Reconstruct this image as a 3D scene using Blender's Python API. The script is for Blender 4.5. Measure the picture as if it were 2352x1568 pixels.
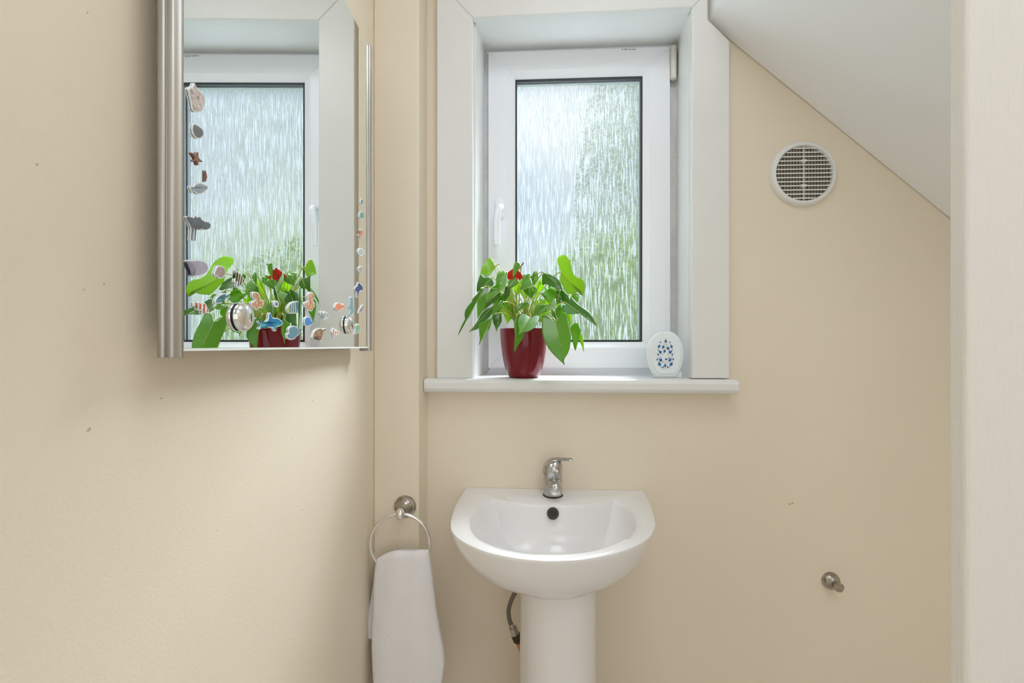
import bpy, bmesh, math, random
from mathutils import Vector, Matrix
random.seed(7)
for o in list(bpy.data.objects):
    bpy.data.objects.remove(o)
SC = bpy.context.scene
COL = SC.collection
PI = math.pi

# ------------------------------------------------------------------ camera
F = 1045.0                  # focal length in pixels of the 2352 px frame
CZ = 1.224                  # lens height
YAW = math.radians(2.74)    # lens turned a little left of the window wall's normal
cam = bpy.data.cameras.new('camera')
cam.sensor_width = 36.0
cam.lens = F / 2352 * 36.0
cam.clip_start = 0.02
camo = bpy.data.objects.new('camera', cam)
COL.objects.link(camo)
camo.location = (0, 0, CZ)
camo.rotation_euler = (PI / 2, 0, YAW)
SC.camera = camo

# ------------------------------------------------------------------ sky, lamps, exposure
SC.view_settings.view_transform = 'Standard'
SC.view_settings.look = 'None'
SC.view_settings.gamma = 1.0
SC.view_settings.exposure = 0.0
SC.view_settings.use_curve_mapping = False
SC.cycles.use_denoising = True
SC.cycles.max_bounces = 14
SC.cycles.diffuse_bounces = 8
SC.cycles.transmission_bounces = 10
SC.cycles.transparent_max_bounces = 16
SC.cycles.sample_clamp_indirect = 6.0
SC.cycles.blur_glossy = 0.3
w = bpy.data.worlds.new('overcast_sky')
SC.world = w
w.use_nodes = True
bg = w.node_tree.nodes['Background']
_tc = w.node_tree.nodes.new('ShaderNodeTexCoord')
_cl = w.node_tree.nodes.new('ShaderNodeTexNoise')      # broken cloud, the same all round
_cl.inputs['Scale'].default_value = 3.2
_cl.inputs['Detail'].default_value = 3
_cr = w.node_tree.nodes.new('ShaderNodeValToRGB')
_cr.color_ramp.elements[0].position = 0.36
_cr.color_ramp.elements[0].color = (0.42, 0.55, 0.68, 1)
_cr.color_ramp.elements[1].position = 0.62
_cr.color_ramp.elements[1].color = (0.95, 0.98, 1.0, 1)
w.node_tree.links.new(_tc.outputs['Generated'], _cl.inputs['Vector'])
w.node_tree.links.new(_cl.outputs['Fac'], _cr.inputs[0])
w.node_tree.links.new(_cr.outputs[0], bg.inputs[0])
bg.inputs[1].default_value = 1.08


def lamp(name, kind, loc, rot, energy, color, size=1.0, size_y=None, angle=None):
    d = bpy.data.lights.new(name, kind)
    d.energy = energy
    d.color = color
    if kind == 'AREA':
        d.shape = 'RECTANGLE'
        d.size = size
        d.size_y = size_y or size
    if angle is not None:
        d.angle = math.radians(angle)
    o = bpy.data.objects.new(name, d)
    o.location = loc
    o.rotation_euler = [math.radians(a) for a in rot]
    COL.objects.link(o)
    return o


# hazy sun over the garden, and three added fill lights overhead and behind the lens
lamp('hazy_sun', 'SUN', (0.8, 4, 5), (-43, 0, -37), 48.0, (0.89, 0.95, 1.0), angle=36)
lamp('overhead_fill', 'AREA', (0.22, 0.42, 2.43), (0, 0, 0), 5.2, (0.90, 0.94, 1.0), 0.5, 0.5)  # added overhead fill, no fixture modelled
lamp('hall_overhead_fill', 'AREA', (0.75, -0.65, 2.42), (0, 0, 0), 7.0, (0.90, 0.94, 1.0), 0.9, 0.9)  # added fill above the hall to lift the room
lamp('hall_rear_fill', 'AREA', (0.55, -1.78, 1.30), (90, 0, 0), 6.3, (0.90, 0.94, 1.0), 1.6, 1.6)  # added fill panel, the rear wall has no window

# ------------------------------------------------------------------ pixel rays onto real planes
FW = Vector((-math.sin(YAW), math.cos(YAW), 0))
RT = Vector((math.cos(YAW), math.sin(YAW), 0))
CAM = Vector((0, 0, CZ))


def ray(px, py):
    return FW + RT * ((px - 1176.0) / F) + Vector((0, 0, (784.0 - py) / F))


def onY(px, py, y):
    d = ray(px, py)
    return CAM + d * (y / d.y)


def onX(px, py, x):
    d = ray(px, py)
    return CAM + d * (x / d.x)


def onZ(px, py, z):
    d = ray(px, py)
    return CAM + d * ((z - CZ) / d.z)


# ------------------------------------------------------------------ materials
def mat(name, col, rough=0.5, metal=0.0, spec=0.5, bump=0.0, bscale=200.0, coat=0.0, var=0.0, vscale=6.0, stretch=None, col2=None):
    m = bpy.data.materials.new(name)
    m.use_nodes = True
    nt = m.node_tree
    b = nt.nodes['Principled BSDF']
    b.inputs['Base Color'].default_value = (*col, 1)
    b.inputs['Roughness'].default_value = rough
    b.inputs['Metallic'].default_value = metal
    b.inputs['Specular IOR Level'].default_value = spec
    b.inputs['Coat Weight'].default_value = coat
    b.inputs['Coat Roughness'].default_value = 0.06
    tc = nt.nodes.new('ShaderNodeTexCoord')
    mp = nt.nodes.new('ShaderNodeMapping')
    nt.links.new(tc.outputs['Object'], mp.inputs[0])
    if stretch:
        mp.inputs['Scale'].default_value = stretch
    if bump:
        n = nt.nodes.new('ShaderNodeTexNoise')
        n.inputs['Scale'].default_value = bscale
        n.inputs['Detail'].default_value = 3
        nt.links.new(mp.outputs[0], n.inputs['Vector'])
        bp = nt.nodes.new('ShaderNodeBump')
        bp.inputs['Strength'].default_value = bump
        bp.inputs['Distance'].default_value = 0.002
        nt.links.new(n.outputs['Fac'], bp.inputs['Height'])
        nt.links.new(bp.outputs[0], b.inputs['Normal'])
    if var:
        n = nt.nodes.new('ShaderNodeTexNoise')
        n.inputs['Scale'].default_value = vscale
        n.inputs['Detail'].default_value = 4
        nt.links.new(mp.outputs[0], n.inputs['Vector'])
        r = nt.nodes.new('ShaderNodeValToRGB')
        c2 = col2 or tuple(max(0, c * (1 - var)) for c in col)
        r.color_ramp.elements[0].color = (*c2, 1)
        r.color_ramp.elements[1].color = (*col, 1)
        r.color_ramp.elements[0].position = 0.35
        r.color_ramp.elements[1].position = 0.6
        nt.links.new(n.outputs['Fac'], r.inputs[0])
        nt.links.new(r.outputs[0], b.inputs['Base Color'])
    return m


M_WALL = mat('cream_wall_paint', (0.80, 0.715, 0.585), 0.55, bump=0.17, bscale=260, var=0.02, vscale=3)
M_CEIL = mat('white_ceiling_paint', (0.89, 0.92, 0.955), 0.7, bump=0.12, bscale=160)
M_GLOSSW = mat('white_gloss_woodwork', (0.77, 0.775, 0.765), 0.32, bump=0.1, bscale=60, var=0.02, vscale=9)
M_GRAIN = mat('brushed_white_door_lining', (0.80, 0.79, 0.76), 0.45, bump=0.5, bscale=40, stretch=(9, 9, 0.5))
M_UPVC = mat('white_window_plastic', (0.86, 0.89, 0.945), 0.3)
M_GAPGREY = mat('grey_frame_gap', (0.66, 0.66, 0.66), 0.6, var=0.12, vscale=30)  # mottled grey on the frame stiles and hinge grooves
M_BLACK = mat('black_rubber', (0.012, 0.014, 0.018), 0.5)
M_SPACER = mat('grey_spacer_metal', (0.45, 0.48, 0.52), 0.35, metal=0.7)
M_HINGE = mat('cream_hinge_plastic', (0.72, 0.70, 0.64), 0.4)
M_CHROME = mat('chrome', (0.56, 0.56, 0.56), 0.13, metal=1.0, var=0.25, vscale=60)
M_CHROME2 = mat('polished_chrome', (0.85, 0.85, 0.85), 0.06, metal=1.0)
M_ALU = mat('worn_aluminium', (0.52, 0.51, 0.48), 0.34, metal=0.95, var=0.3, vscale=25, stretch=(1, 1, 0.12))
M_NICK = mat('tarnished_nickel', (0.52, 0.48, 0.42), 0.26, metal=1.0, var=0.4, vscale=80)
M_CERAM = mat('white_glazed_ceramic', (0.81, 0.80, 0.805), 0.16, spec=0.45)
M_POT = mat('burgundy_glazed_ceramic', (0.17, 0.002, 0.012), 0.07, spec=0.4, coat=0.1)
M_EARTH = mat('potting_soil', (0.05, 0.03, 0.018), 0.9, bump=1.0, bscale=120)
M_BROWN = mat('brown_stem_sheath', (0.20, 0.075, 0.03), 0.6, var=0.5, vscale=120)
M_TOWEL = mat('white_terry', (0.92, 0.91, 0.925), 0.95, spec=0.1, bump=1.0, bscale=620)
M_VENT = mat('white_vent_plastic', (0.78, 0.79, 0.78), 0.4)
M_VENTSHADE = mat('vent_duct_shade', (0.10, 0.075, 0.055), 0.8)  # shade inside the vent, put into the colour
M_VENTG = mat('dusty_vent_gauze', (0.50, 0.45, 0.38), 0.7)
M_PLAS = mat('milky_plastic', (0.80, 0.86, 0.90), 0.3, spec=0.5)
M_BLUE = mat('blue_gel', (0.006, 0.085, 0.28), 0.3, var=0.4, vscale=50, col2=(0.01, 0.18, 0.42))
M_INK = mat('grey_ink', (0.22, 0.23, 0.25), 0.6)
M_HOSE = mat('braided_steel_hose', (0.30, 0.26, 0.23), 0.4, metal=0.7, bump=1.0, bscale=700, var=0.4, vscale=500)
M_BRASS = mat('dark_brass_fitting', (0.07, 0.05, 0.025), 0.45, metal=0.6)
M_COPPER = mat('copper_pipe', (0.55, 0.22, 0.10), 0.35, metal=0.8)
M_HOLESHADE = mat('overflow_shade', (0.015, 0.013, 0.012), 0.5)  # shade inside the overflow, put into the colour
M_GRIME = mat('black_grime', (0.06, 0.055, 0.05), 0.8, bump=1.0, bscale=300)
M_FLOOR = mat('beige_vinyl_floor', (0.72, 0.70, 0.67), 0.5, var=0.1)
M_STK = mat('white_vinyl', (0.80, 0.86, 0.88), 0.3)
M_BOARD = mat('grey_backing_board', (0.45, 0.44, 0.42), 0.7)
M_GEDGE = mat('pale_glass_edge', (0.86, 0.93, 0.90), 0.15)
M_BOUNCE = mat('pale_bounce_ground', (0.76, 0.82, 0.88), 0.8, var=0.08, vscale=2)  # kept pale so the added ground reflects sun upwards
M_LAWN = mat('lawn_grass', (0.10, 0.15, 0.05), 0.9, var=0.4, vscale=8)

# silvered mirror
M_MIRROR = mat('silvered_mirror', (0.86, 0.885, 0.865), 0.0, metal=1.0)


def leaf_material(name, col, trans, t):
    m = bpy.data.materials.new(name)
    m.use_nodes = True
    nt = m.node_tree
    b = nt.nodes['Principled BSDF']
    out = nt.nodes['Material Output']
    b.inputs['Roughness'].default_value = 0.24
    b.inputs['Coat Weight'].default_value = 0.12
    b.inputs['Coat Roughness'].default_value = 0.15
    b.inputs['Specular IOR Level'].default_value = 0.55
    n = nt.nodes.new('ShaderNodeTexNoise')
    n.inputs['Scale'].default_value = 45
    r = nt.nodes.new('ShaderNodeValToRGB')
    r.color_ramp.elements[0].color = (*[c * 0.78 for c in col], 1)
    r.color_ramp.elements[1].color = (*[c * 1.15 for c in col], 1)
    nt.links.new(n.outputs['Fac'], r.inputs[0])
    nt.links.new(r.outputs[0], b.inputs['Base Color'])
    tr = nt.nodes.new('ShaderNodeBsdfTranslucent')
    tr.inputs[0].default_value = (*trans, 1)
    mx = nt.nodes.new('ShaderNodeMixShader')
    mx.inputs[0].default_value = t
    nt.links.new(b.outputs[0], mx.inputs[1])
    nt.links.new(tr.outputs[0], mx.inputs[2])
    nt.links.new(mx.outputs[0], out.inputs[0])
    return m


M_LEAF = [leaf_material('dark_leaf', (0.065, 0.20, 0.015), (0.18, 0.46, 0.01), 0.36),
          leaf_material('mid_leaf', (0.12, 0.30, 0.02), (0.33, 0.64, 0.012), 0.44),
          leaf_material('young_leaf', (0.22, 0.42, 0.025), (0.55, 0.82, 0.02), 0.52)]
M_STEM = leaf_material('yellow_green_stem', (0.50, 0.56, 0.13), (0.6, 0.7, 0.12), 0.3)
M_RED = leaf_material('red_spathe', (0.50, 0.02, 0.012), (0.80, 0.07, 0.02), 0.3)
M_HEDGE = mat('garden_leaves', (0.15, 0.235, 0.045), 0.9, spec=0.1, var=0.3, vscale=3)


def rain_glass():
    """obscured glass: vertical dribbles pressed into the pane"""
    m = bpy.data.materials.new('rain_pattern_glass')
    m.use_nodes = True
    nt = m.node_tree
    for n in list(nt.nodes):
        if n.type != 'OUTPUT_MATERIAL':
            nt.nodes.remove(n)
    out = nt.nodes['Material Output']
    tc = nt.nodes.new('ShaderNodeTexCoord')
    mp = nt.nodes.new('ShaderNodeMapping')
    mp.inputs['Scale'].default_value = (1.0, 0.2, 0.055)
    nt.links.new(tc.outputs['Object'], mp.inputs[0])
    wob = nt.nodes.new('ShaderNodeTexNoise')
    wob.inputs['Scale'].default_value = 22
    nt.links.new(tc.outputs['Object'], wob.inputs['Vector'])
    add = nt.nodes.new('ShaderNodeVectorMath')
    add.operation = 'MULTIPLY_ADD'
    add.inputs[1].default_value = (0.006, 0, 0)
    nt.links.new(wob.outputs['Color'], add.inputs[0])
    nt.links.new(mp.outputs[0], add.inputs[2])
    n1 = nt.nodes.new('ShaderNodeTexNoise')
    n1.inputs['Scale'].default_value = 270
    n1.inputs['Detail'].default_value = 2.0
    n1.inputs['Roughness'].default_value = 0.45
    nt.links.new(add.outputs[0], n1.inputs['Vector'])
    bp = nt.nodes.new('ShaderNodeBump')
    bp.inputs['Strength'].default_value = 1.0
    bp.inputs['Distance'].default_value = 0.0048
    nt.links.new(n1.outputs['Fac'], bp.inputs['Height'])
    rf = nt.nodes.new('ShaderNodeBsdfRefraction')
    rf.inputs['Color'].default_value = (0.93, 0.96, 0.97, 1)
    rf.inputs['Roughness'].default_value = 0.12
    rf.inputs['IOR'].default_value = 1.25
    nt.links.new(bp.outputs[0], rf.inputs['Normal'])
    tp = nt.nodes.new('ShaderNodeBsdfTransparent')
    tp.inputs[0].default_value = (0.92, 0.96, 0.97, 1)
    gl = nt.nodes.new('ShaderNodeBsdfGlossy')
    gl.inputs['Roughness'].default_value = 0.15
    nt.links.new(bp.outputs[0], gl.inputs['Normal'])
    # the crests of the dribbles scatter, the flats refract
    cr = nt.nodes.new('ShaderNodeValToRGB')
    cr.color_ramp.elements[0].position = 0.50
    cr.color_ramp.elements[0].color = (0.10, 0.10, 0.10, 1)
    cr.color_ramp.elements[1].position = 0.60
    cr.color_ramp.elements[1].color = (0.62, 0.62, 0.62, 1)
    nt.links.new(n1.outputs['Fac'], cr.inputs[0])
    tl = nt.nodes.new('ShaderNodeBsdfTranslucent')
    tl.inputs[0].default_value = (0.115, 0.13, 0.145, 1)
    m0 = nt.nodes.new('ShaderNodeMixShader')
    m0.inputs[0].default_value = 0.64
    nt.links.new(tp.outputs[0], m0.inputs[1])
    nt.links.new(rf.outputs[0], m0.inputs[2])
    m1 = nt.nodes.new('ShaderNodeMixShader')
    nt.links.new(cr.outputs[0], m1.inputs[0])
    nt.links.new(m0.outputs[0], m1.inputs[1])
    nt.links.new(tl.outputs[0], m1.inputs[2])
    m2 = nt.nodes.new('ShaderNodeMixShader')
    m2.inputs[0].default_value = 0.06
    nt.links.new(m1.outputs[0], m2.inputs[1])
    nt.links.new(gl.outputs[0], m2.inputs[2])
    nt.links.new(m2.outputs[0], out.inputs[0])
    return m


def clear_glass():
    m = bpy.data.materials.new('clear_inner_glass')
    m.use_nodes = True
    nt = m.node_tree
    for n in list(nt.nodes):
        if n.type != 'OUTPUT_MATERIAL':
            nt.nodes.remove(n)
    tp = nt.nodes.new('ShaderNodeBsdfTransparent')
    gl = nt.nodes.new('ShaderNodeBsdfGlossy')
    gl.inputs['Roughness'].default_value = 0.35
    mx = nt.nodes.new('ShaderNodeMixShader')
    mx.inputs[0].default_value = 0.025
    nt.links.new(tp.outputs[0], mx.inputs[1])
    nt.links.new(gl.outputs[0], mx.inputs[2])
    nt.links.new(mx.outputs[0], nt.nodes['Material Output'].inputs[0])
    return m


M_RAIN = rain_glass()
M_CLEAR = clear_glass()


# ------------------------------------------------------------------ mesh helpers
def link(name, verts, faces, m, parent=None, smooth=False, bevel=0.0, segs=2):
    me = bpy.data.meshes.new(name)
    me.from_pydata([tuple(v) for v in verts], [], faces)
    bm = bmesh.new()
    bm.from_mesh(me)
    bmesh.ops.recalc_face_normals(bm, faces=bm.faces)
    bm.to_mesh(me)
    bm.free()
    me.update()
    if smooth:
        for p in me.polygons:
            p.use_smooth = True
    o = bpy.data.objects.new(name, me)
    me.materials.append(m)
    COL.objects.link(o)
    if bevel:
        b = o.modifiers.new('bevel', 'BEVEL')
        b.width = bevel
        b.segments = segs
        b.limit_method = 'ANGLE'
        b.angle_limit = math.radians(40)
    if parent:
        o.parent = parent
        o.matrix_parent_inverse = Matrix.Translation(-parent.location)
    return o


def thing(name, loc, label, cat, group=None):
    o = bpy.data.objects.new(name, None)
    o.empty_display_size = 0.05
    o.location = loc
    COL.objects.link(o)
    tag(o, label, cat, group)
    return o


def tag(o, label, cat, group=None):
    o['label'] = label
    o['category'] = cat
    if group:
        o['group'] = group
    return o


def struct(o, label=None, cat=None):
    o['kind'] = 'structure'
    if label:
        o['label'] = label
    if cat:
        o['category'] = cat
    return o


class MB:
    """collects polygons for ONE mesh"""
    def __init__(self):
        self.v, self.f = [], []

    def add(self, verts, faces):
        k = len(self.v)
        self.v += [Vector(q) for q in verts]
        self.f += [[i + k for i in f] for f in faces]
        return self

    def box(self, a, b):
        x0, y0, z0 = a
        x1, y1, z1 = b
        return self.add([(x0, y0, z0), (x1, y0, z0), (x1, y1, z0), (x0, y1, z0), (x0, y0, z1), (x1, y0, z1), (x1, y1, z1), (x0, y1, z1)],
                        [(0, 1, 2, 3), (4, 5, 6, 7), (0, 1, 5, 4), (1, 2, 6, 5), (2, 3, 7, 6), (3, 0, 4, 7)])

    def prism(self, pts, vec):
        n = len(pts)
        pts = [Vector(q) for q in pts]
        vec = Vector(vec)
        return self.add(pts + [q + vec for q in pts],
                        [list(range(n)), list(range(n, 2 * n))] + [[i, (i + 1) % n, n + (i + 1) % n, n + i] for i in range(n)])

    def pxprism(self, pxs, y0, y1):
        return self.prism([onY(x, y, y0) for x, y in pxs], (0, y1 - y0, 0))

    def hexa(self, a, b):
        """two matching polygons joined"""
        n = len(a)
        return self.add(list(a) + list(b), [list(range(n)), list(range(n, 2 * n))] + [[i, (i + 1) % n, n + (i + 1) % n, n + i] for i in range(n)])

    def loops(self, loops, cap0=True, cap1=True):
        n = len(loops[0])
        k = len(self.v)
        for lp in loops:
            self.v += [Vector(q) for q in lp]
        for r in range(len(loops) - 1):
            for i in range(n):
                j = (i + 1) % n
                self.f.append([k + r * n + i, k + r * n + j, k + (r + 1) * n + j, k + (r + 1) * n + i])
        if cap0:
            self.f.append([k + i for i in range(n)])
        if cap1:
            self.f.append([k + (len(loops) - 1) * n + i for i in range(n)])
        return self

    def lathe(self, prof, origin, axis, seg=32):
        """prof: (radius, distance along axis)"""
        axis = Vector(axis).normalized()
        a = axis.orthogonal().normalized()
        b = axis.cross(a)
        o = Vector(origin)
        L = [[o + axis * h + (a * math.cos(2 * PI * i / seg) + b * math.sin(2 * PI * i / seg)) * max(r, 1e-5) for i in range(seg)] for r, h in prof]
        return self.loops(L)

    def tube(self, pts, r, seg=8, r1=None, closed=False):
        pts = [Vector(q) for q in pts]
        n = len(pts)
        L = []
        nrm = None
        for i, q in enumerate(pts):
            if closed:
                t = (pts[(i + 1) % n] - pts[i - 1]).normalized()
            else:
                t = (pts[min(i + 1, n - 1)] - pts[max(i - 1, 0)]).normalized()
            if nrm is None:
                nrm = t.orthogonal().normalized()
            nrm = (nrm - t * nrm.dot(t)).normalized()
            bn = t.cross(nrm)
            rr = r if r1 is None else r + (r1 - r) * i / (n - 1)
            L.append([q + (nrm * math.cos(2 * PI * k / seg) + bn * math.sin(2 * PI * k / seg)) * rr for k in range(seg)])
        if closed:
            L.append(L[0])
            return self.loops(L, False, False)
        return self.loops(L)

    def build(self, name, m, parent=None, smooth=False, bevel=0.0, segs=2):
        return link(name, self.v, self.f, m, parent, smooth, bevel, segs)


def bez(p0, p1, p2, p3, n=12):
    out = []
    for i in range(n + 1):
        t = i / n
        out.append(p0 * (1 - t) ** 3 + p1 * 3 * t * (1 - t) ** 2 + p2 * 3 * t * t * (1 - t) + p3 * t ** 3)
    return out


def smoothobj(o, ang=40):
    for p in o.data.polygons:
        p.use_smooth = True
    try:
        o.data.set_sharp_from_angle(angle=math.radians(ang))
    except Exception:
        pass
    return o


# ------------------------------------------------------------------ the room
YW = 1.25                      # window wall
YB = 1.160                     # front of the pipe boxing
XL = onY(858, 784, YB).x       # left wall
XBOX = onY(962, 784, YB).x     # right side of the boxing
ZC = 2.45
XR = 1.38

ox0, ox1 = onY(1084, 600, YW).x - 0.004, onY(1588, 600, YW).x + 0.004
oz0, oz1 = CZ - 0.13, onY(1300, 10, YW).z + 0.004
b = MB()
b.box((XL - 0.1, YW, 0), (ox0, YW + 0.26, ZC))
b.box((ox1, YW, 0), (XR + 0.1, YW + 0.26, ZC))
b.box((ox0, YW, 0), (ox1, YW + 0.26, oz0))
b.box((ox0, YW, oz1), (ox1, YW + 0.26, ZC))
struct(b.build('wall_back', M_WALL))
WT = math.tan(math.radians(1.37))     # the left wall is a little out of square


def wallx(y):
    return XL - WT * (y - YB)


def onWL(px, py):
    d = ray(px, py)
    t = (XL + WT * YB) / (d.x + WT * d.y)
    return CAM + d * t


struct(MB().prism([(XL - 0.1, -1.9, 0), (wallx(-1.9), -1.9, 0), (wallx(YW), YW, 0), (XL - 0.1, YW, 0)], (0, 0, ZC)).build('wall_left', M_WALL))
struct(MB().box((XL, YB, 0), (XBOX, YW, ZC)).build('wall_boxing', M_WALL, bevel=0.004, segs=3))
struct(MB().box((XR, -1.9, 0), (XR + 0.1, YW, ZC)).build('wall_right', M_WALL))
struct(MB().box((XL - 0.1, -1.9, -0.05), (XR + 0.1, YW + 0.26, 0)).build('floor', M_FLOOR))
struct(MB().box((XL - 0.1, -1.9, ZC), (XR + 0.1, YW + 0.26, ZC + 0.05)).build('ceiling', M_CEIL))
# hall behind the lens
struct(MB().box((XL, -1.9, 0), (XR + 0.1, -1.8, ZC)).build('wall_hall_rear', M_CEIL))

# small chips and specks in the paint
def chips(wall, pts):
    r = random.Random(11)
    for (q, n, rad, m) in pts:
        a = n.orthogonal().normalized()
        c = n.cross(a)
        ring_ = []
        for i in range(9):
            t = 2 * PI * i / 9
            rr_ = rad * r.uniform(0.5, 1.2)
            ring_.append(q + a * math.cos(t) * rr_ + c * math.sin(t) * rr_ * 0.7)
        MB().prism(ring_, n * 0.0004).build('paint_chip', m, wall)


M_CHIP = mat('bare_plaster', (0.66, 0.50, 0.33), 0.8, var=0.3, vscale=90)
M_SPECK = mat('dull_speck', (0.55, 0.46, 0.34), 0.8)
W_ = {o.name: o for o in bpy.data.objects}
yv, xv = Vector((0, -1, 0)), Vector((1, 0, 0))
chips(W_['wall_back'], [(onY(1814, 1157, YW), yv, 0.0045, M_CHIP), (onY(1821, 1155, YW), yv, 0.003, M_CHIP), (onY(1972, 1153, YW), yv, 0.0012, M_SPECK), (onY(1758, 1447, YW), yv, 0.0012, M_SPECK)])
chips(W_['wall_left'], [(onWL(x, y), Vector((1, WT, 0)).normalized(), r_, M_SPECK) for x, y, r_ in ((85, 377, 0.0011), (238, 651, 0.0012), (193, 665, 0.0012), (201, 29, 0.0010), (204, 987, 0.0022), (370, 915, 0.0016), (718, 920, 0.0014), (670, 1008, 0.0012), (497, 1218, 0.0010), (694, 1171, 0.0014))])

# sloping ceiling: a boxed-out slope that starts above the window
A = onY(1627, 55, YW)
B2 = onY(2178, 501, YW)
sl = (B2.z - A.z) / (B2.x - A.x)
xe = XR + 0.06
Bz = A.z + sl * (xe - A.x)
yn = 0.485
o = MB().prism([(A.x, YW, A.z), (xe, YW, Bz), (xe, YW, ZC), (A.x, YW, ZC)], (0, yn - YW, 0)).build('ceiling_slope', M_CEIL, bevel=0.006, segs=3)
struct(o)

# door lining at the right edge of the view
xj = onY(2181, 784, 0.47).x
o = MB().box((xj, 0.452, 0), (xj + 0.12, 0.472, ZC)).build('door_1', M_GRAIN, bevel=0.005, segs=4)
struct(o)

# ------------------------------------------------------------------ window trim: architraves, reveal, sill
YA = 1.226


def part_struct(name, mbs, m, parent, **k):
    return mbs.build(name, m, parent, **k)


arch = bpy.data.objects.new('trim_2', None)
arch.location = onY(1340, 868, YW)
COL.objects.link(arch)
struct(arch)
MB().pxprism([(1003, 869), (1086, 869), (1086, 40), (1003, -44)], YA, YW).build('architrave_board', M_GLOSSW, arch, bevel=0.003)
MB().pxprism([(1086, 40), (1590, 16), (1626, -20), (1626, -90), (1003, -90), (1003, -44)], YA, YW).build('architrave_board', M_GLOSSW, arch, bevel=0.003)
MB().pxprism([(1590, 16), (1590, 869), (1676, 869), (1676, 93), (1626, 44), (1626, -20)], YA, YW).build('architrave_board', M_GLOSSW, arch, bevel=0.003)

YR = 1.385
fr = lambda px, py: onY(px, py, YW)
bk = lambda px, py: onY(px, py, YR + 0.05)
K = (YR + 0.05) / YR


def hx(front, back):
    """reveal board: front outline on the wall plane, back outline at the window frame"""
    return MB().hexa([onY(x, y, YW) for x, y in front], [onY(x, y, YR) for x, y in back])


rv = bpy.data.objects.new('trim_3', None)
rv.location = onY(1340, 868, 1.3)
COL.objects.link(rv)
struct(rv)
hx([(1080, 869), (1089.5, 869), (1094, 48), (1080, 36)], [(1096, 860), (1112, 860), (1114, 119), (1096, 107)]).build('reveal_board', M_GLOSSW, rv)
hx([(1581.5, 28), (1583, 869), (1594, 869), (1594, 12)], [(1554, 103), (1552.5, 862), (1570, 862), (1570, 90)]).build('reveal_board', M_GLOSSW, rv)
hx([(1094, 48), (1581.5, 28), (1592, 14), (1082, 36)], [(1114, 119), (1554, 103), (1570, 88), (1096, 104)]).build('reveal_board', M_GLOSSW, rv)

ZS = CZ - 0.0995               # sill top
ysf = 1.203
xs0, xs1 = XBOX + 0.0015, onY(1699, 890, ysf).x
prof = [(YR, ZS), (ysf + 0.012, ZS), (ysf + 0.004, ZS - 0.003), (ysf, ZS - 0.011), (ysf, ZS - 0.026), (ysf + 0.004, ZS - 0.034), (ysf + 0.012, ZS - 0.037), (YR, ZS - 0.037)]
o = MB().hexa([(xs0, y, z) for y, z in prof], [(xs1, y, z) for y, z in prof])
o = o.build('trim_4', M_GLOSSW, bevel=0.002)
struct(o, 'white painted window sill board with rounded nose')

# ------------------------------------------------------------------ window: frame, sash, glazing
win = bpy.data.objects.new('window_1', None)
win.location = onY(1330, 860, YR)
COL.objects.link(win)
struct(win)
YS = 1.370


def ring(outer, inner, y0, y1, yi=None):
    """four mitred pieces; the inner edge may sit deeper (yi)"""
    out = []
    for i in range(4):
        j = (i + 1) % 4
        front = [onY(*outer[i], y0), onY(*outer[j], y0), onY(*inner[j], yi or y0), onY(*inner[i], yi or y0)]
        back = [q + Vector((0, y1 - q.y, 0)) for q in front]
        out.append(MB().hexa(front, back))
    return out


fo = [(1100, 104), (1566, 88), (1566, 880), (1100, 880)]
fi = [(1150, 150), (1510, 140), (1510, 815), (1150, 815)]
for k, mb in enumerate(ring(fo, fi, YR, 1.45)):
    mb.build('frame_rail' if k % 2 == 0 else 'frame_stile', M_GAPGREY if k in (1, 3) else M_UPVC, win, bevel=0.001)
so = [(1121.5, 120), (1539, 106.6), (1540, 845), (1121.5, 845)]
si = [(1167, 163.5), (1492, 153), (1492, 798), (1167, 798)]
sg = [(1183.5, 183), (1476, 174.5), (1475, 785), (1183.5, 785)]
for k, mb in enumerate(ring(so, si, YS, 1.40)):
    mb.build('sash_rail' if k % 2 == 0 else 'sash_stile', M_UPVC, win, bevel=0.0012)
for mb in ring(si, sg, YS + 0.0006, 1.402, YS + 0.013):
    mb.build('glazing_bead', M_UPVC, win)
sg2 = [(1182, 181), (1477, 173), (1476, 786), (1182, 786)]
sk = [(1187.5, 187), (1472, 179), (1471, 781), (1187.5, 781)]
b = MB()
for mb in ring(sg2, sk, YS + 0.0135, 1.392):
    b.add(mb.v, mb.f)
b.build('gasket', M_BLACK, win)
# spacer bar between the two panes
ga = [onY(x, y, 1.392) for x, y in [(1180, 180), (1480, 171), (1478, 790), (1180, 790)]]
gb = [onY(x, y, 1.392) for x, y in [(1186.5, 186), (1473, 178), (1472, 782), (1186.5, 782)]]
for i in range(4):
    j = (i + 1) % 4
    f4 = [ga[i], ga[j], gb[j], gb[i]]
    MB().hexa(f4, [q + Vector((0, 0.034, 0)) for q in f4]).build('spacer_bar', M_SPACER, win)
    q4 = [q.copy() for q in (ga[i], ga[j], gb[j], gb[i])]
    c = sum(gb, Vector()) / 4
    q5 = [q + (c - q) * 0.006 + Vector((0, 0.012, 0)) for q in q4]
    MB().hexa(q5, [q + Vector((0, 0.006, 0)) for q in q5]).build('spacer_seal', M_BLACK, win)
g0, g1 = onY(1178, 176, 1.392), onY(1480, 790, 1.392)
MB().box((g0.x, 1.389, g1.z), (g1.x, 1.391, g0.z + 0.01)).build('inner_pane', M_CLEAR, win)
ob = MB().add([(g0.x, 1.428, g1.z), (g1.x, 1.428, g1.z), (g1.x, 1.428, g0.z + 0.012), (g0.x, 1.428, g0.z + 0.012)], [(0, 1, 2, 3)])
pane = ob.build('obscured_pane', M_RAIN, win)
if pane.data.polygons[0].normal.y > 0:
    pane.data.flip_normals()       # room side is the outside of the glass
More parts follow.
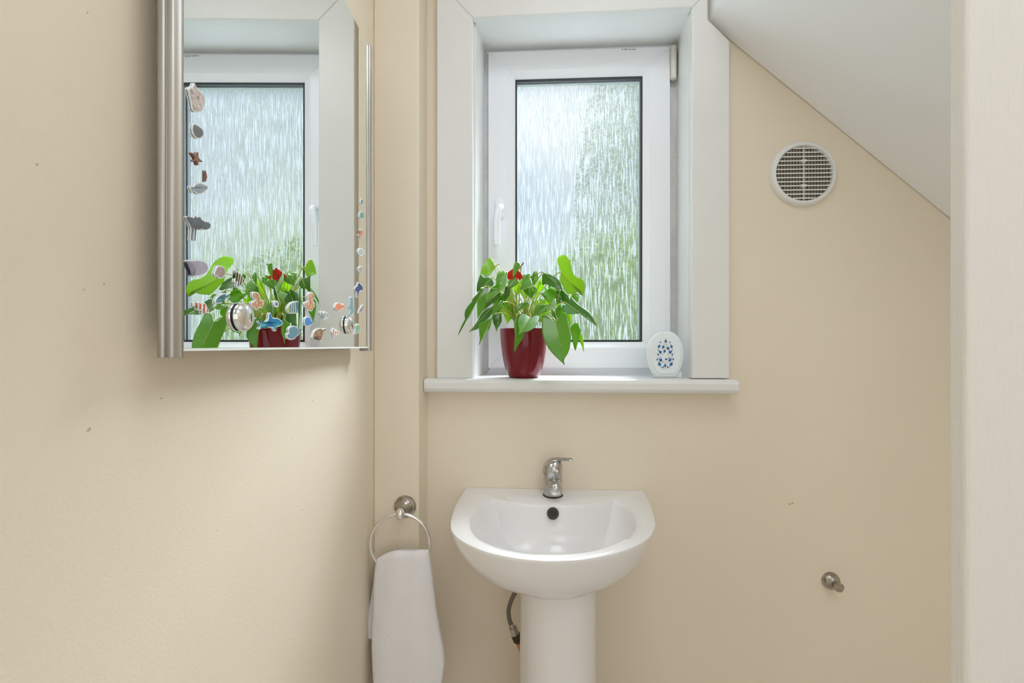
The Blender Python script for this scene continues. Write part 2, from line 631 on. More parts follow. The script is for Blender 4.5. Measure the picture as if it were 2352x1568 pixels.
# back part of the sash behind the beads
b = MB()
for mb in ring([(1121.5, 120), (1539, 106.6), (1540, 845), (1121.5, 845)], [(1178, 178), (1481, 168), (1480, 790), (1178, 790)], 1.403, 1.45):
    b.add(mb.v, mb.f)
b.build('sash_back', M_UPVC, win)

# handle
c = onY(1148, 480, YS)
hw, hh = 0.0142, 0.032
pts = []
for i in range(32):
    a = 2 * PI * i / 32
    pts.append((c.x + hw * math.copysign(abs(math.cos(a)) ** 0.75, math.cos(a)), YS, c.z + hh * math.copysign(abs(math.sin(a)) ** 0.6, math.sin(a))))
hb = MB().prism(pts, (0, -0.008, 0)).build('handle', M_UPVC, win, bevel=0.003, segs=3)
neck = onY(1150, 477, YS)
L = []
hpts = [(1151, 476, YS - 0.010), (1150, 474, YS - 0.022), (1147.5, 476, YS - 0.033), (1144.5, 484, YS - 0.039), (1142.5, 498, YS - 0.040), (1141.5, 520, YS - 0.037), (1141, 545, YS - 0.036), (1141.5, 562, YS - 0.037)]
for i, (px, py, y) in enumerate(hpts):
    q = onY(px, py, y)
    q0 = onY(*hpts[max(i - 1, 0)][:2], hpts[max(i - 1, 0)][2])
    q1 = onY(*hpts[min(i + 1, 7)][:2], hpts[min(i + 1, 7)][2])
    t = (q1 - q0).normalized()
    sx = Vector((1, 0, 0))
    sn = t.cross(sx).normalized()
    rw = [0.0085, 0.0095, 0.010, 0.0100, 0.0096, 0.0092, 0.0090, 0.0088][i]
    rt = [0.0085, 0.0085, 0.0075, 0.0065, 0.0062, 0.0060, 0.0060, 0.0056][i]
    L.append([q + sx * rw * math.cos(2 * PI * k / 20) + sn * rt * math.sin(2 * PI * k / 20) for k in range(20)])
smoothobj(MB().loops(L).build('lever', M_UPVC, hb), 60)
hb.children[0].matrix_parent_inverse = Matrix()
# hinge
hc = onY(1547, 183, YS - 0.004)
zt = onY(1547, 106, YS - 0.004).z
h = MB().lathe([(0.0062, 0), (0.0092, 0.003), (0.0092, zt - hc.z - 0.003), (0.007, zt - hc.z)], hc, (0, 0, 1), 20).build('hinge', M_HINGE, win)
smoothobj(h)
hl = zt - hc.z
b = MB()
for fz in (0.30, 0.62, 0.86):
    b.lathe([(0.0095, -0.0006), (0.0095, 0.0006)], hc + Vector((0, 0, hl * fz)), (0, 0, 1), 20)
b.build('hinge_groove', M_GAPGREY, h)
h.children[0].matrix_parent_inverse = Matrix()
# faint maker's stamp on the sash top
b = MB()
for px, wd in ((1428, 3), (1434, 5), (1441, 3), (1446, 4), (1452, 3), (1456, 4)):
    b.pxprism([(px, 112.2), (px + wd, 112.0), (px + wd, 114.2), (px, 114.4)], YS - 0.0003, YS + 0.0005)
b.build('stamp_mark', M_INK, win)

# ------------------------------------------------------------------ garden outside
struct(MB().box((-9, 1.52, -0.4), (9, 4.0, -0.3)).build('ground_bounce', M_BOUNCE))  # unseen reflector added to light the soffit and sloping ceiling from below
struct(MB().box((-9, 4.0, -0.4), (9, 16, -0.31)).build('ground_lawn', M_LAWN))


def leafy(name, cx, cy, cz, rx, ry, rz, n, seed, m, parent):
    rnd = random.Random(seed)
    b = MB()
    for _ in range(n):
        v = Vector((rnd.gauss(0, 1), rnd.gauss(0, 1), rnd.gauss(0, 1))).normalized() * (rnd.random() ** 0.25)
        p = Vector((cx + v.x * rx, cy + v.y * ry, cz + v.z * rz))
        a = Vector((rnd.gauss(0, 1), rnd.gauss(0, 1), rnd.gauss(0, 1))).normalized()
        c = a.orthogonal().normalized()
        s = rnd.uniform(0.03, 0.055)
        b.add([p - a * s, p + c * s * 0.5, p + a * s, p - c * s * 0.5], [(0, 1, 2, 3)])
    o = b.build(name, m, parent)
    o['kind'] = 'stuff'
    return o


def shrub(name, x, y, r, h, label, cat, seed, n):
    t = thing(name, (x, y, -0.3), label, cat)
    leafy('leaf_mass', x, y, -0.3 + h * 0.55, r, r, h * 0.5, n, seed, M_HEDGE, t)
    MB().tube([(x, y, -0.3), (x + 0.03, y, h * 0.5)], 0.06, 8, 0.03).build('trunk', M_BROWN, t)
    return t


shrub('garden_shrub', 1.30, 5.6, 1.5, 2.7, 'pale green rounded shrub behind the obscured glass, lower right', 'shrub', 3, 22000)
shrub('garden_tree', 2.05, 9.2, 1.25, 7.4, 'taller green tree behind the right edge of the obscured glass', 'tree', 5, 20000)

# ------------------------------------------------------------------ air vent on the wall
vc = onY(1845, 399, YW - 0.006)
vent = thing('air_vent', (vc.x, YW, vc.z), 'round white louvred air vent on the cream wall under the sloping ceiling', 'vent')
R = 0.0865
o = MB().lathe([(R, 0), (R, 0.005), (R - 0.004, 0.012), (R - 0.008, 0.0150), (R - 0.012, 0.0145), (0.0725, 0.011), (0.072, 0.0)], (vc.x, YW, vc.z), (0, -1, 0), 64)
smoothobj(o.build('rim', M_VENT, vent), 50)
MB().lathe([(0.073, 0), (0.073, 0.0015)], (vc.x, YW, vc.z), (0, -1, 0), 48).build('duct_shade_disc', M_VENTSHADE, vent)  # flat dark disc paints the shade behind the slats
ri = 0.0715
b = MB()
for i in range(-9, 10):
    x = i * 0.0078
    hh = math.sqrt(max(ri * ri - x * x, 0))
    b.box((vc.x + x - 0.0011, YW - 0.0045, vc.z - hh), (vc.x + x + 0.0011, YW - 0.003, vc.z + hh))
for i in range(-19, 20):
    z = i * 0.0037
    hh = math.sqrt(max(ri * ri - z * z, 0))
    b.box((vc.x - hh, YW - 0.0042, vc.z + z - 0.00045), (vc.x + hh, YW - 0.003, vc.z + z + 0.00045))
g = b.build('insect_gauze', M_VENTG, vent)
g['kind'] = 'stuff'
for i in range(13):
    z = (6 - i) * 0.0110
    hh = math.sqrt(max((ri + 0.0005) ** 2 - z * z, 0))
    MB().add([(vc.x - hh, YW - 0.0125, z + vc.z - 0.0022), (vc.x + hh, YW - 0.0125, z + vc.z - 0.0022), (vc.x + hh, YW - 0.012, z + vc.z + 0.001), (vc.x - hh, YW - 0.012, z + vc.z + 0.001),
              (vc.x - hh, YW - 0.0055, z + vc.z + 0.001), (vc.x + hh, YW - 0.0055, z + vc.z + 0.001), (vc.x + hh, YW - 0.0055, z + vc.z + 0.0035), (vc.x - hh, YW - 0.0055, z + vc.z + 0.0035)],
             [(0, 1, 2, 3), (4, 5, 6, 7), (0, 1, 5, 4), (2, 3, 7, 6), (1, 2, 6, 5), (0, 3, 7, 4)]).build('slat', M_VENT, vent)
MB().box((vc.x - 0.0014, YW - 0.0090, vc.z - ri), (vc.x + 0.0014, YW - 0.0035, vc.z + ri)).build('centre_bar', M_VENT, vent)
for s in (1, -1):
    z = vc.z + s * 0.033
    MB().hexa([(vc.x - 0.009, YW - 0.0045, z + 0.004), (vc.x + 0.009, YW - 0.0045, z + 0.004), (vc.x + 0.002, YW - 0.0045, z - 0.005), (vc.x - 0.004, YW - 0.0045, z - 0.005)],
              [(vc.x - 0.007, YW - 0.0115, z + 0.003), (vc.x + 0.007, YW - 0.0115, z + 0.003), (vc.x + 0.002, YW - 0.0115, z - 0.004), (vc.x - 0.003, YW - 0.0115, z - 0.004)]).build('clip', M_VENT, vent)

# ------------------------------------------------------------------ peg on the wall at lower right
pc = onY(1909, 1334, YW - 0.004)
peg = thing('wall_peg', (pc.x, YW, pc.z), 'small tarnished metal peg on the cream wall, lower right of the basin', 'peg')
r0 = 0.0228
smoothobj(MB().lathe([(r0, 0), (r0, 0.004), (r0 * 0.93, 0.009), (r0 * 0.78, 0.0135), (r0 * 0.62, 0.0175), (0.0095, 0.021)], (pc.x, YW, pc.z), (0, -1, 0), 36).build('base', M_NICK, peg), 40)
smoothobj(MB().lathe([(0.0095, 0.019), (0.0095, 0.026), (0.0118, 0.032), (0.0122, 0.036), (0.0118, 0.0375)], (pc.x, YW, pc.z), (0, -1, 0), 36).build('knob', M_NICK, peg), 40)

# ------------------------------------------------------------------ wash basin on its pedestal
ZR = CZ - 0.404


def resample(pts, n, closed=False):
    d = [0]
    for i in range(1, len(pts)):
        d.append(d[-1] + (pts[i] - pts[i - 1]).length)
    out = []
    for k in range(n):
        s = d[-1] * k / (n - 1)
        i = 1
        while i < len(d) - 1 and d[i] < s:
            i += 1
        t = (s - d[i - 1]) / max(d[i] - d[i - 1], 1e-9)
        # catmull-rom
        p1, p2 = pts[i - 1], pts[i]
        p0 = pts[i - 2] if i >= 2 else p1 * 2 - p2
        p3 = pts[i + 1] if i + 1 < len(pts) else p2 * 2 - p1
        out.append(0.5 * ((2 * p1) + (p2 - p0) * t + (2 * p0 - 5 * p1 + 4 * p2 - p3) * t * t + (3 * p1 - p0 - 3 * p2 + p3) * t ** 3))
    return out


def zp(l, z=ZR):
    return [onZ(x, y, z) for x, y in l]


outA = zp([(1068, 1121.8), (1058, 1139), (1048, 1156), (1039, 1180), (1034.5, 1204), (1039, 1221), (1056, 1238), (1085, 1254), (1126, 1269), (1184, 1281), (1238, 1286.5), (1272, 1287.5),
           (1339, 1284), (1412, 1270), (1460, 1253), (1491, 1233), (1504, 1211), (1505.5, 1195), (1497, 1165), (1488, 1143), (1477, 1121.8)])
inA = zp([(1136, 1146), (1115, 1153), (1097, 1166), (1082, 1182), (1078, 1197), (1084, 1219), (1102, 1238), (1145, 1257), (1208, 1270), (1270, 1273), (1339, 1269), (1400, 1254),
          (1441, 1233), (1459, 1212), (1461, 1192), (1450, 1172), (1433, 1158), (1410, 1148.5)])
inB = zp([(1410, 1148.5), (1375, 1154), (1339, 1158), (1270, 1161), (1201, 1156), (1168, 1151.5), (1136, 1146)])
NA, NB = 73, 25
oA = resample(outA, NA)
ywall = YW - 0.001
for q in (oA[0], oA[-1]):
    q.y = ywall
oB = [oA[-1].lerp(oA[0], i / (NB - 1)) for i in range(NB)]
outer = oA + oB[1:-1]
inner = resample(inA, NA) + resample(inB, NB)[1:-1]
bx = (oA[0].x + oA[-1].x) / 2


def sc_out(sx, sy, dz):
    return [Vector((bx + (q.x - bx) * sx, ywall - (ywall - q.y) * sy, ZR + dz)) for q in outer]


def sc_in(s, dz, cx, cy):
    return [Vector((cx + (q.x - cx) * s, cy + (q.y - cy) * s, ZR + dz)) for q in inner]


dcx, dcy = bx, onZ(1270, 1225, ZR).y
basin = thing('pedestal_basin', (bx, YW, 0), 'white ceramic pedestal wash basin below the window', 'basin')
ins = [Vector((bx + (q.x - bx) * 0.993, ywall - (ywall - q.y) * 0.994, ZR)) for q in outer]
mid = [a.lerp(c, 0.5) + Vector((0, 0, 0.0015)) for a, c in zip(ins, inner)]
loops = [sc_out(0.38, 0.60, -0.132), sc_out(0.50, 0.68, -0.128), sc_out(0.63, 0.765, -0.120), sc_out(0.75, 0.845, -0.105), sc_out(0.845, 0.905, -0.084), sc_out(0.912, 0.945, -0.060),
         sc_out(0.950, 0.968, -0.042), sc_out(0.982, 0.988, -0.022), sc_out(0.997, 0.997, -0.008), sc_out(1.0, 1.0, -0.0035), sc_out(0.998, 0.9985, -0.0008), ins, mid,
         sc_in(1.012, 0.0, dcx, dcy), sc_in(1.0, -0.002, dcx, dcy), sc_in(0.985, -0.008, dcx, dcy), sc_in(0.95, -0.028, dcx, dcy), sc_in(0.885, -0.060, dcx, dcy), sc_in(0.77, -0.088, dcx, dcy),
         sc_in(0.58, -0.108, dcx, dcy), sc_in(0.34, -0.118, dcx, dcy), sc_in(0.10, -0.123, dcx, dcy)]
for lp in loops:
    for q in lp:
        q.y = min(q.y, ywall)
o = MB().loops(loops).build('bowl', M_CERAM, basin)
smoothobj(o, 50)
# pedestal
L = []
for zz, wd, dp in ((ZR - 0.105, 0.0885, 0.300), (ZR - 0.20, 0.0885, 0.300), (0.45, 0.089, 0.300), (0.25, 0.090, 0.302), (0.08, 0.096, 0.31), (0.03, 0.110, 0.325), (0.0, 0.115, 0.33)):
    lp = []
    for i in range(33):
        a = PI * i / 32
        lp.append(Vector((bx + wd * math.copysign(abs(math.cos(a)) ** 0.8, math.cos(a)), YW - 0.15 - (dp - 0.15) * abs(math.sin(a)) ** 0.8, zz)))
    lp += [Vector((bx - wd * 0.97, YW - 0.12, zz)), Vector((bx + wd * 0.97, YW - 0.12, zz))]
    L.append(lp)
smoothobj(MB().loops(L).build('pedestal', M_CERAM, basin), 45)
# overflow
oc = onY(1270, 1179, 1.108)
ax = Vector((0, -1, 0.28)).normalized()
e1 = Vector((1, 0, 0))
e2 = ax.cross(e1)
smoothobj(MB().tube([oc + (e1 * math.cos(2 * PI * i / 28) + e2 * math.sin(2 * PI * i / 28)) * 0.0112 for i in range(28)], 0.0034, 8, closed=True).build('overflow_ring', M_GRIME, basin))
MB().lathe([(0.0105, 0), (0.0105, 0.0012)], oc - ax * 0.001, ax, 24).build('overflow_shade_disc', M_HOLESHADE, basin)  # near-black disc paints the shade, the bowl is not pierced
# drain, out of sight behind the front rim
smoothobj(MB().lathe([(0.0, -0.002), (0.022, -0.002), (0.022, 0.002), (0.016, 0.001), (0.0, 0.0)], (dcx, dcy, ZR - 0.122), (0, 0, 1), 24).build('drain', M_CHROME2, basin))

# ------------------------------------------------------------------ mixer tap
tb = onZ(1270, 1138, ZR)
tap = thing('mixer_tap', (tb.x, tb.y, ZR), 'worn chrome mixer tap with lever turned right on the white basin', 'tap')
px = tb.y / F
rb = 0.0243
hb_ = (1138 - 1086) * px
smoothobj(MB().lathe([(rb * 1.09, 0.0), (rb * 1.09, 0.0025), (rb * 1.0, 0.004)], (tb.x, tb.y, ZR + 0.0008), (0, 0, 1), 32).build('base_seal', M_GRIME, tap), 40)
smoothobj(MB().lathe([(rb * 0.98, 0.002), (rb, 0.004), (rb, hb_ - 0.012), (rb * 0.96, hb_ - 0.010), (rb * 0.96, hb_ - 0.008), (rb, hb_ - 0.007), (rb, hb_ + 0.002)], (tb.x, tb.y, ZR), (0, 0, 1), 40).build('body', M_CHROME, tap), 40)
# spout: stubby horn towards the room, ending in an aerator
s0 = Vector((tb.x + 0.002, tb.y - 0.006, ZR + 0.036))
d = Vector((0.04, -1, 0.10)).normalized()
sp = MB()
L = []
up = Vector((0, 0, 1))
rt = d.cross(up).normalized()
un = rt.cross(d)
for s, r_, dz in ((0.0, 0.0185, 0), (0.02, 0.0178, 0.001), (0.035, 0.0168, 0.001), (0.046, 0.0158, 0.0), (0.055, 0.0138, -0.001), (0.061, 0.0095, -0.002), (0.063, 0.003, -0.002)):
    cc = s0 + d * s + Vector((0, 0, dz))
    L.append([cc + rt * r_ * math.cos(2 * PI * k / 28) + un * r_ * 0.95 * math.sin(2 * PI * k / 28) for k in range(28)])
so_ = sp.loops(L).build('spout', M_CHROME, tap)
smoothobj(so_)
an = s0 + d * 0.048
smoothobj(MB().lathe([(0.0112, 0.0), (0.0118, -0.004), (0.0118, -0.010), (0.010, -0.0105)], an + Vector((0, 0, -0.008)), (0, 0, 1), 24).build('aerator', M_CHROME2, tap), 40)
# lever head: domed cap leaning back left, blade to the right
L = []
ht = hb_
head = [(0.0, -0.001, 0.0272), (0.010, -0.0005, 0.0272), (0.020, 0.0002, 0.0262), (0.027, 0.0012, 0.0238), (0.032, 0.0028, 0.0200), (0.0355, 0.005, 0.0150), (0.0375, 0.008, 0.0080), (0.038, 0.010, 0.001)]
for dz, dx, r_ in head:
    L.append([Vector((tb.x + dx + r_ * math.cos(2 * PI * k / 36) * (1.0 if math.cos(2 * PI * k / 36) < 0 else 0.93), tb.y + r_ * math.sin(2 * PI * k / 36), ZR + ht + dz + 0.10 * r_ * math.cos(2 * PI * k / 36) * (dz > 0.001))) for k in range(36)])
smoothobj(MB().loops(L).build('lever_cap', M_CHROME, tap), 60)
L = []
bl = [(-0.016, 0.0290, 0.012, 0.0030), (-0.004, 0.0345, 0.0150, 0.0040), (0.010, 0.0372, 0.0148, 0.0040), (0.022, 0.0382, 0.0130, 0.0036), (0.032, 0.0385, 0.0118, 0.0034), (0.041, 0.0387, 0.0115, 0.0036), (0.047, 0.0390, 0.0098, 0.0038), (0.0505, 0.0392, 0.004, 0.0022)]
for dx, dz, wy, tz in bl:
    L.append([Vector((tb.x + dx, tb.y - dx * 0.25 + wy * math.cos(2 * PI * k / 20), ZR + ht + dz + tz * math.sin(2 * PI * k / 20))) for k in range(20)])
smoothobj(MB().loops(L).build('lever_blade', M_CHROME, tap))
sc0 = Vector((tb.x + 0.0085, tb.y - 0.0262, ZR + ht + 0.0125))
smoothobj(MB().lathe([(0.0042, -0.002), (0.0042, 0.0012), (0.0034, 0.002), (0.002, 0.001), (0.0, 0.0008)], sc0, (0.25, -1, 0), 20).build('grub_screw', M_CHROME2, tap), 40)

# ------------------------------------------------------------------ supply pipe beside the pedestal
sy_ = 1.165
ptsH = [onY(x, y, sy_) for x, y in ((1200, 1336), (1190, 1352), (1179, 1368), (1171, 1388), (1168, 1404), (1170, 1422), (1175, 1438))]
pipe = thing('supply_hose', ptsH[-1], 'braided water hose and copper pipe left of the white pedestal', 'hose')
smoothobj(MB().tube(resample(ptsH, 24), 0.0057, 12).build('braid', M_HOSE, pipe))
e0, e1_ = onY(1173.5, 1432, sy_), onY(1178, 1441, sy_)
smoothobj(MB().tube([e0, e1_], 0.0062, 12).build('ferrule', M_CHROME, pipe), 40)
n0, n1 = onY(1177.5, 1440, sy_), onY(1184.5, 1458, sy_)
MB().tube([n0, n1], 0.0115, 6).build('union_nut', M_NICK, pipe, bevel=0.0015)
v0, v1 = onY(1184, 1456, sy_), onY(1191, 1474, sy_)
dd = (v1 - v0)
MB().lathe([(0.0112, 0.0), (0.0122, dd.length * 0.1), (0.0112, dd.length * 0.2), (0.0122, dd.length * 0.35), (0.0112, dd.length * 0.5), (0.0122, dd.length * 0.65), (0.0112, dd.length * 0.8), (0.0085, dd.length)], v0, dd, 16).build('valve_body', M_BRASS, pipe)
c0 = onY(1190, 1471, sy_)
c1 = onY(1206, 1512, sy_)
smoothobj(MB().tube([c0, c1, c1 + Vector((0.012, 0, -0.08)), c1 + Vector((0.014, 0, -0.75))], 0.0073, 14).build('copper_tail', M_COPPER, pipe))

# ------------------------------------------------------------------ towel ring on the boxing, and the towel
rc = onY(931, 1162, YB)
tr = thing('towel_ring', (rc.x, YB, rc.z), 'chrome towel ring mounted on the cream boxing left of the basin', 'towel ring')
rr = 25.5 * YB / F
smoothobj(MB().lathe([(rr, 0), (rr, 0.004), (rr * 0.96, 0.006), (rr * 0.90, 0.006), (rr * 0.88, 0.009), (rr * 0.80, 0.0095), (rr * 0.78, 0.012), (rr * 0.66, 0.014), (rr * 0.5, 0.018), (rr * 0.36, 0.024), (rr * 0.30, 0.032), (rr * 0.30, 0.036)],
                     (rc.x, YB, rc.z), (0, -1, 0), 40).build('rosette', M_NICK, tr), 30)
yr = YB - 0.048
bc = onY(919, 1181, yr)
p0 = Vector((rc.x, YB - 0.030, rc.z))
smoothobj(MB().tube([p0, p0.lerp(Vector((bc.x, yr, rc.z - 0.002)), 0.7), Vector((bc.x, yr, bc.z + 0.006))], 0.0088, 16, 0.0105).build('post', M_CHROME, tr))
bl_ = MB()
L = []
for i in range(13):
    a = PI * i / 12
    L.append((max(0.0112 * math.sin(a), 1e-4), -0.0145 * math.cos(a)))
smoothobj(bl_.lathe(L, bc, (0, 0, 1), 24).build('finial', M_CHROME2, tr))
cen = onY(918.5, 1247, yr)
rad = 68.0 * yr / F
smoothobj(MB().tube([cen + Vector((rad * math.cos(2 * PI * i / 72), 0.006 * math.cos(2 * PI * i / 72), rad * math.sin(2 * PI * i / 72))) for i in range(72)], 0.0042, 12, closed=True).build('ring', M_CHROME2, tr))


def interp(tab, t):
    for i in range(len(tab) - 1):
        if t <= tab[i + 1][0]:
            a, c = tab[i], tab[i + 1]
            f = (t - a[0]) / (c[0] - a[0])
            f = max(0, min(1, f))
            return [p + (q - p) * f for p, q in zip(a[1:], c[1:])]
    return list(tab[-1][1:])


rnd = random.Random(4)
tw = MB()


def drape(rows, nr, nc, yfun, thick, skew):
    """rows: (py, xleft, xright) in the towel plane; closed padded body"""
    L = []
    y0, y1 = rows[0][0], rows[-1][0]
    for r in range(nr + 1):
        t = r / nr
        py = y0 + (y1 - y0) * t
        xl, xr = interp(rows, py)
        roundt = min(1.0, math.sqrt(max(0.0, 1 - (1 - min(t / 0.035, 1)) ** 2)) + 0.06)
        if t > 0.985:
            roundt = max(0.3, math.sqrt(max(0.0, 1 - ((t - 0.985) / 0.015) ** 2)))
        lp = []
        yc = yfun(t)
        for k in range(nc):
            a = 2 * PI * k / nc
            ca, sa = math.cos(a), math.sin(a)
            u = 0.5 + 0.5 * math.copysign(abs(ca) ** 0.75, ca)
            px = xl + (xr - xl) * u
            q = onY(px, py + skew(u) * (1 - min(t / 0.25, 1)), yc)
            th = thick(t) * roundt * math.copysign(abs(sa) ** 0.6, sa)
            fold = 0.0035 * math.sin(u * 7 + t * 2.0) * min(1, t * 4) + 0.002 * math.sin(u * 13 + t * 5)
            q.y += -th + fold
            j = 0.00035
            q += Vector((rnd.uniform(-j, j), rnd.uniform(-j, j), rnd.uniform(-j, j)))
            lp.append(q)
        L.append(lp)
    tw.loops(L)


drape([(1271, 866, 984), (1300, 861.5, 989), (1340, 859, 994), (1400, 857, 1001), (1450, 853.5, 1010), (1490, 853.5, 1018), (1520, 855, 1021.5), (1568, 857.5, 1015), (1640, 858, 1014), (1720, 858, 1012)],
      230, 220, lambda t: yr - 0.010 - 0.004 * t, lambda t: 0.013 + 0.006 * min(1, t * 2), lambda u: -9 + 21 * max(0.0, 1 - u / 0.4) ** 1.5)
drape([(1275, 866, 980), (1300, 861, 990), (1340, 856, 985), (1380, 850, 980), (1420, 843, 975), (1450, 840.5, 970), (1461, 841, 968), (1466, 846, 960)],
      100, 140, lambda t: yr + 0.014, lambda t: 0.010, lambda u: 14 - 24 * u)
o = tw.build('hand_towel', M_TOWEL, smooth=True)
tag(o, 'white terry hand towel folded over the chrome towel ring', 'towel')

# ------------------------------------------------------------------ mirror on the left wall
TH = math.radians(1.37) - YAW          # mirror's own line against the room's depth axis
eu = Vector((math.sin(TH), math.cos(TH), 0))
en = Vector((math.cos(TH), -math.sin(TH), 0))
Mg = onY(945, 784, 1.40)               # where the mirror plane would meet the window glass


def onM(px, py, off=0.0):
    d = ray(px, py)
    base = Mg + en * off
    t = (base - CAM).dot(en) / d.dot(en)
    return CAM + d * t


m_near, m_far = onM(413, 784), onM(846, 784)
U = lambda q: (q - m_near).dot(eu)
ML = U(m_far)
zb0, zb1 = onM(415, 806).z, onM(843, 799).z
zt1 = onM(846, 106).z
zt0 = zt1 + 0.002


def mp(u, n, z):
    q = m_near + eu * u + en * n
    return Vector((q.x, q.y, z))


mirror = thing('wall_mirror', mp(ML / 2, 0, (zb0 + zb1) / 2), 'frameless rectangular wall mirror with chrome side rails and sea stickers', 'mirror')


def slab(u0, u1, n0, n1, za0, za1, zc0, zc1):
    return MB().hexa([mp(u0, n0, za0), mp(u1, n0, za1), mp(u1, n0, zc1), mp(u0, n0, zc0)], [mp(u0, n1, za0), mp(u1, n1, za1), mp(u1, n1, zc1), mp(u0, n1, zc0)])


slab(0, ML, 0, -0.004, zb0 + 0.003, zb1 + 0.003, zt0, zt1).build('mirror_glass', M_MIRROR, mirror)
slab(0, ML, 0.0006, -0.008, zb0, zb1, zb0 + 0.0028, zb1 + 0.0028).build('glass_edge', M_GEDGE, mirror)
slab(0.006, ML - 0.006, -0.0045, -0.020, zb0 + 0.012, zb1 + 0.012, zt0 - 0.01, zt1 - 0.01).build('backing_board', M_BOARD, mirror)


def rail(prof, z0, z1, name):
    a = [mp(u, n, z0) for u, n in prof]
    c = [mp(u, n, z1) for u, n in prof]
    o = MB().hexa(a, c).build(name, M_ALU, mirror, bevel=0.0006)
    smoothobj(o, 35)
    return o


def arc(cu, cn, r, a0, a1, n):
    return [(cu + r * math.cos(math.radians(a0 + (a1 - a0) * i / n)), cn + r * math.sin(math.radians(a0 + (a1 - a0) * i / n))) for i in range(n + 1)]


# profile (u, n): bead over the glass edge, then two half-round ribs down the outer side
pn = [(0.0022, 0.0003)] + arc(0.0, 0.0010, 0.0024, 20, 160, 8) + arc(-0.0035, -0.0045, 0.0048, 110, 250, 10) + arc(-0.0035, -0.0142, 0.0048, 110, 250, 10) + [(0.002, -0.0195)]
rail(pn, zb0 - 0.0065, zt0 + 0.004, 'side_rail')
pf = [(ML + 0.014, -0.0195), (ML - 0.002, -0.0195), (ML - 0.0022, 0.0003)] + arc(ML + 0.0012, 0.0016, 0.0034, 160, 20, 8) + arc(ML + 0.0095, 0.0010, 0.0036, 160, -60, 9)
rail(pf, zb1 - 0.0065, zt1 + 0.002, 'side_rail')
# hanging blocks that carry the mirror off the wall
for u in (0.12, ML - 0.12):
    q = mp(u, -0.02, zt0 - 0.08)
    MB().box((wallx(q.y) - 0.002, q.y - 0.02, q.z - 0.03), (q.x + 0.002, q.y + 0.02, q.z + 0.03)).build('hanger', M_BOARD, mirror)
    q = mp(u, -0.02, zb0 + 0.08)
    MB().box((wallx(q.y) - 0.002, q.y - 0.02, q.z - 0.03), (q.x + 0.002, q.y + 0.02, q.z + 0.03)).build('hanger', M_BOARD, mirror)
# two domed chrome caps near the bottom
for px_, py_, rc_ in ((557, 728, 0.0178), (800, 746, 0.0182)):
    q = onM(px_, py_, 0.0025) - en * 0.0025
    base = MB().lathe([(rc_ * 0.90, 0.0), (rc_ * 0.90, 0.0018)], q, en, 32).build('fixing_cap', M_BLACK, mirror)
    dome = [(rc_ * 0.90, 0.0014), (rc_ * 0.99, 0.0016), (rc_, 0.0022), (rc_, 0.0032)] + [(rc_ * math.cos(math.radians(a)), 0.0032 + rc_ * 0.55 * math.sin(math.radians(a))) for a in range(8, 91, 8)] + [(1e-4, 0.0032 + rc_ * 0.55)]
    dm = MB().lathe(dome, q, en, 40).build('dome', M_CHROME2, base)
    dm.matrix_parent_inverse = Matrix()
    smoothobj(dm, 60)
    base.matrix_parent_inverse = Matrix.Translation(-mirror.location)


# ------------------------------------------------------------------ stickers on the mirror
def art(name, cols, scale=3.0, angle=0.0, dist=2.0, sharp=0.08, kind='BANDS'):
    """flat printed picture: bands of colour across the sticker"""
    m = bpy.data.materials.new(name)
    m.use_nodes = True
    nt = m.node_tree
    b = nt.nodes['Principled BSDF']
    b.inputs['Roughness'].default_value = 0.35
    tc = nt.nodes.new('ShaderNodeTexCoord')
    mp_ = nt.nodes.new('ShaderNodeMapping')
    mp_.inputs['Rotation'].default_value = (math.radians(angle), 0, 0)
    nt.links.new(tc.outputs['Generated'], mp_.inputs[0])
    if kind == 'BANDS':
        tx = nt.nodes.new('ShaderNodeTexWave')
        tx.bands_direction = 'Y'
        tx.inputs['Scale'].default_value = scale
        tx.inputs['Distortion'].default_value = dist
        tx.inputs['Detail'].default_value = 1
        tx.inputs['Detail Scale'].default_value = 1.0
    else:
        tx = nt.nodes.new('ShaderNodeTexNoise')
        tx.inputs['Scale'].default_value = scale
        tx.inputs['Detail'].default_value = 3
    nt.links.new(mp_.outputs[0], tx.inputs['Vector'])
    r = nt.nodes.new('ShaderNodeValToRGB')
    e = r.color_ramp.elements
    n = len(cols)
    e[0].position = 0.0 if kind == 'BANDS' else 0.3
    e[0].color = (*cols[0], 1)
    e[1].position = 1.0 if kind == 'BANDS' else 0.7
    e[1].color = (*cols[-1], 1)
    for i in range(1, n - 1):
        x = e.new((0.3 + 0.4 * i / (n - 1)))
        x.color = (*cols[i], 1)
    nt.links.new(tx.outputs[0], r.inputs[0])
    nt.links.new(r.outputs[0], b.inputs['Base Color'])
    return m


def chaikin(p):
    out = []
    n = len(p)
    for i in range(n):
        a, c = p[i], p[(i + 1) % n]
        out.append((a[0] * 0.87 + c[0] * 0.13, a[1] * 0.87 + c[1] * 0.13))
        out.append((a[0] * 0.13 + c[0] * 0.87, a[1] * 0.13 + c[1] * 0.87))
    return out


def inset(p, d):
    n = len(p)
    area = sum(p[i][0] * p[(i + 1) % n][1] - p[(i + 1) % n][0] * p[i][1] for i in range(n))
    s = 1 if area > 0 else -1
    out = []
    for i in range(n):
        a, q, c = Vector(p[i - 1]), Vector(p[i]), Vector(p[(i + 1) % n])
        e1, e2 = (q - a), (c - q)
        if e1.length < 1e-9 or e2.length < 1e-9:
            out.append(tuple(q))
            continue
        n1 = Vector((-e1.y, e1.x)).normalized() * s
        n2 = Vector((-e2.y, e2.x)).normalized() * s
        nn = n1 + n2
        nn = nn.normalized() if nn.length > 1e-6 else n1
        k = 1 / max(nn.dot(n1), 0.6)
        out.append(tuple(q + nn * d * k))
    return out


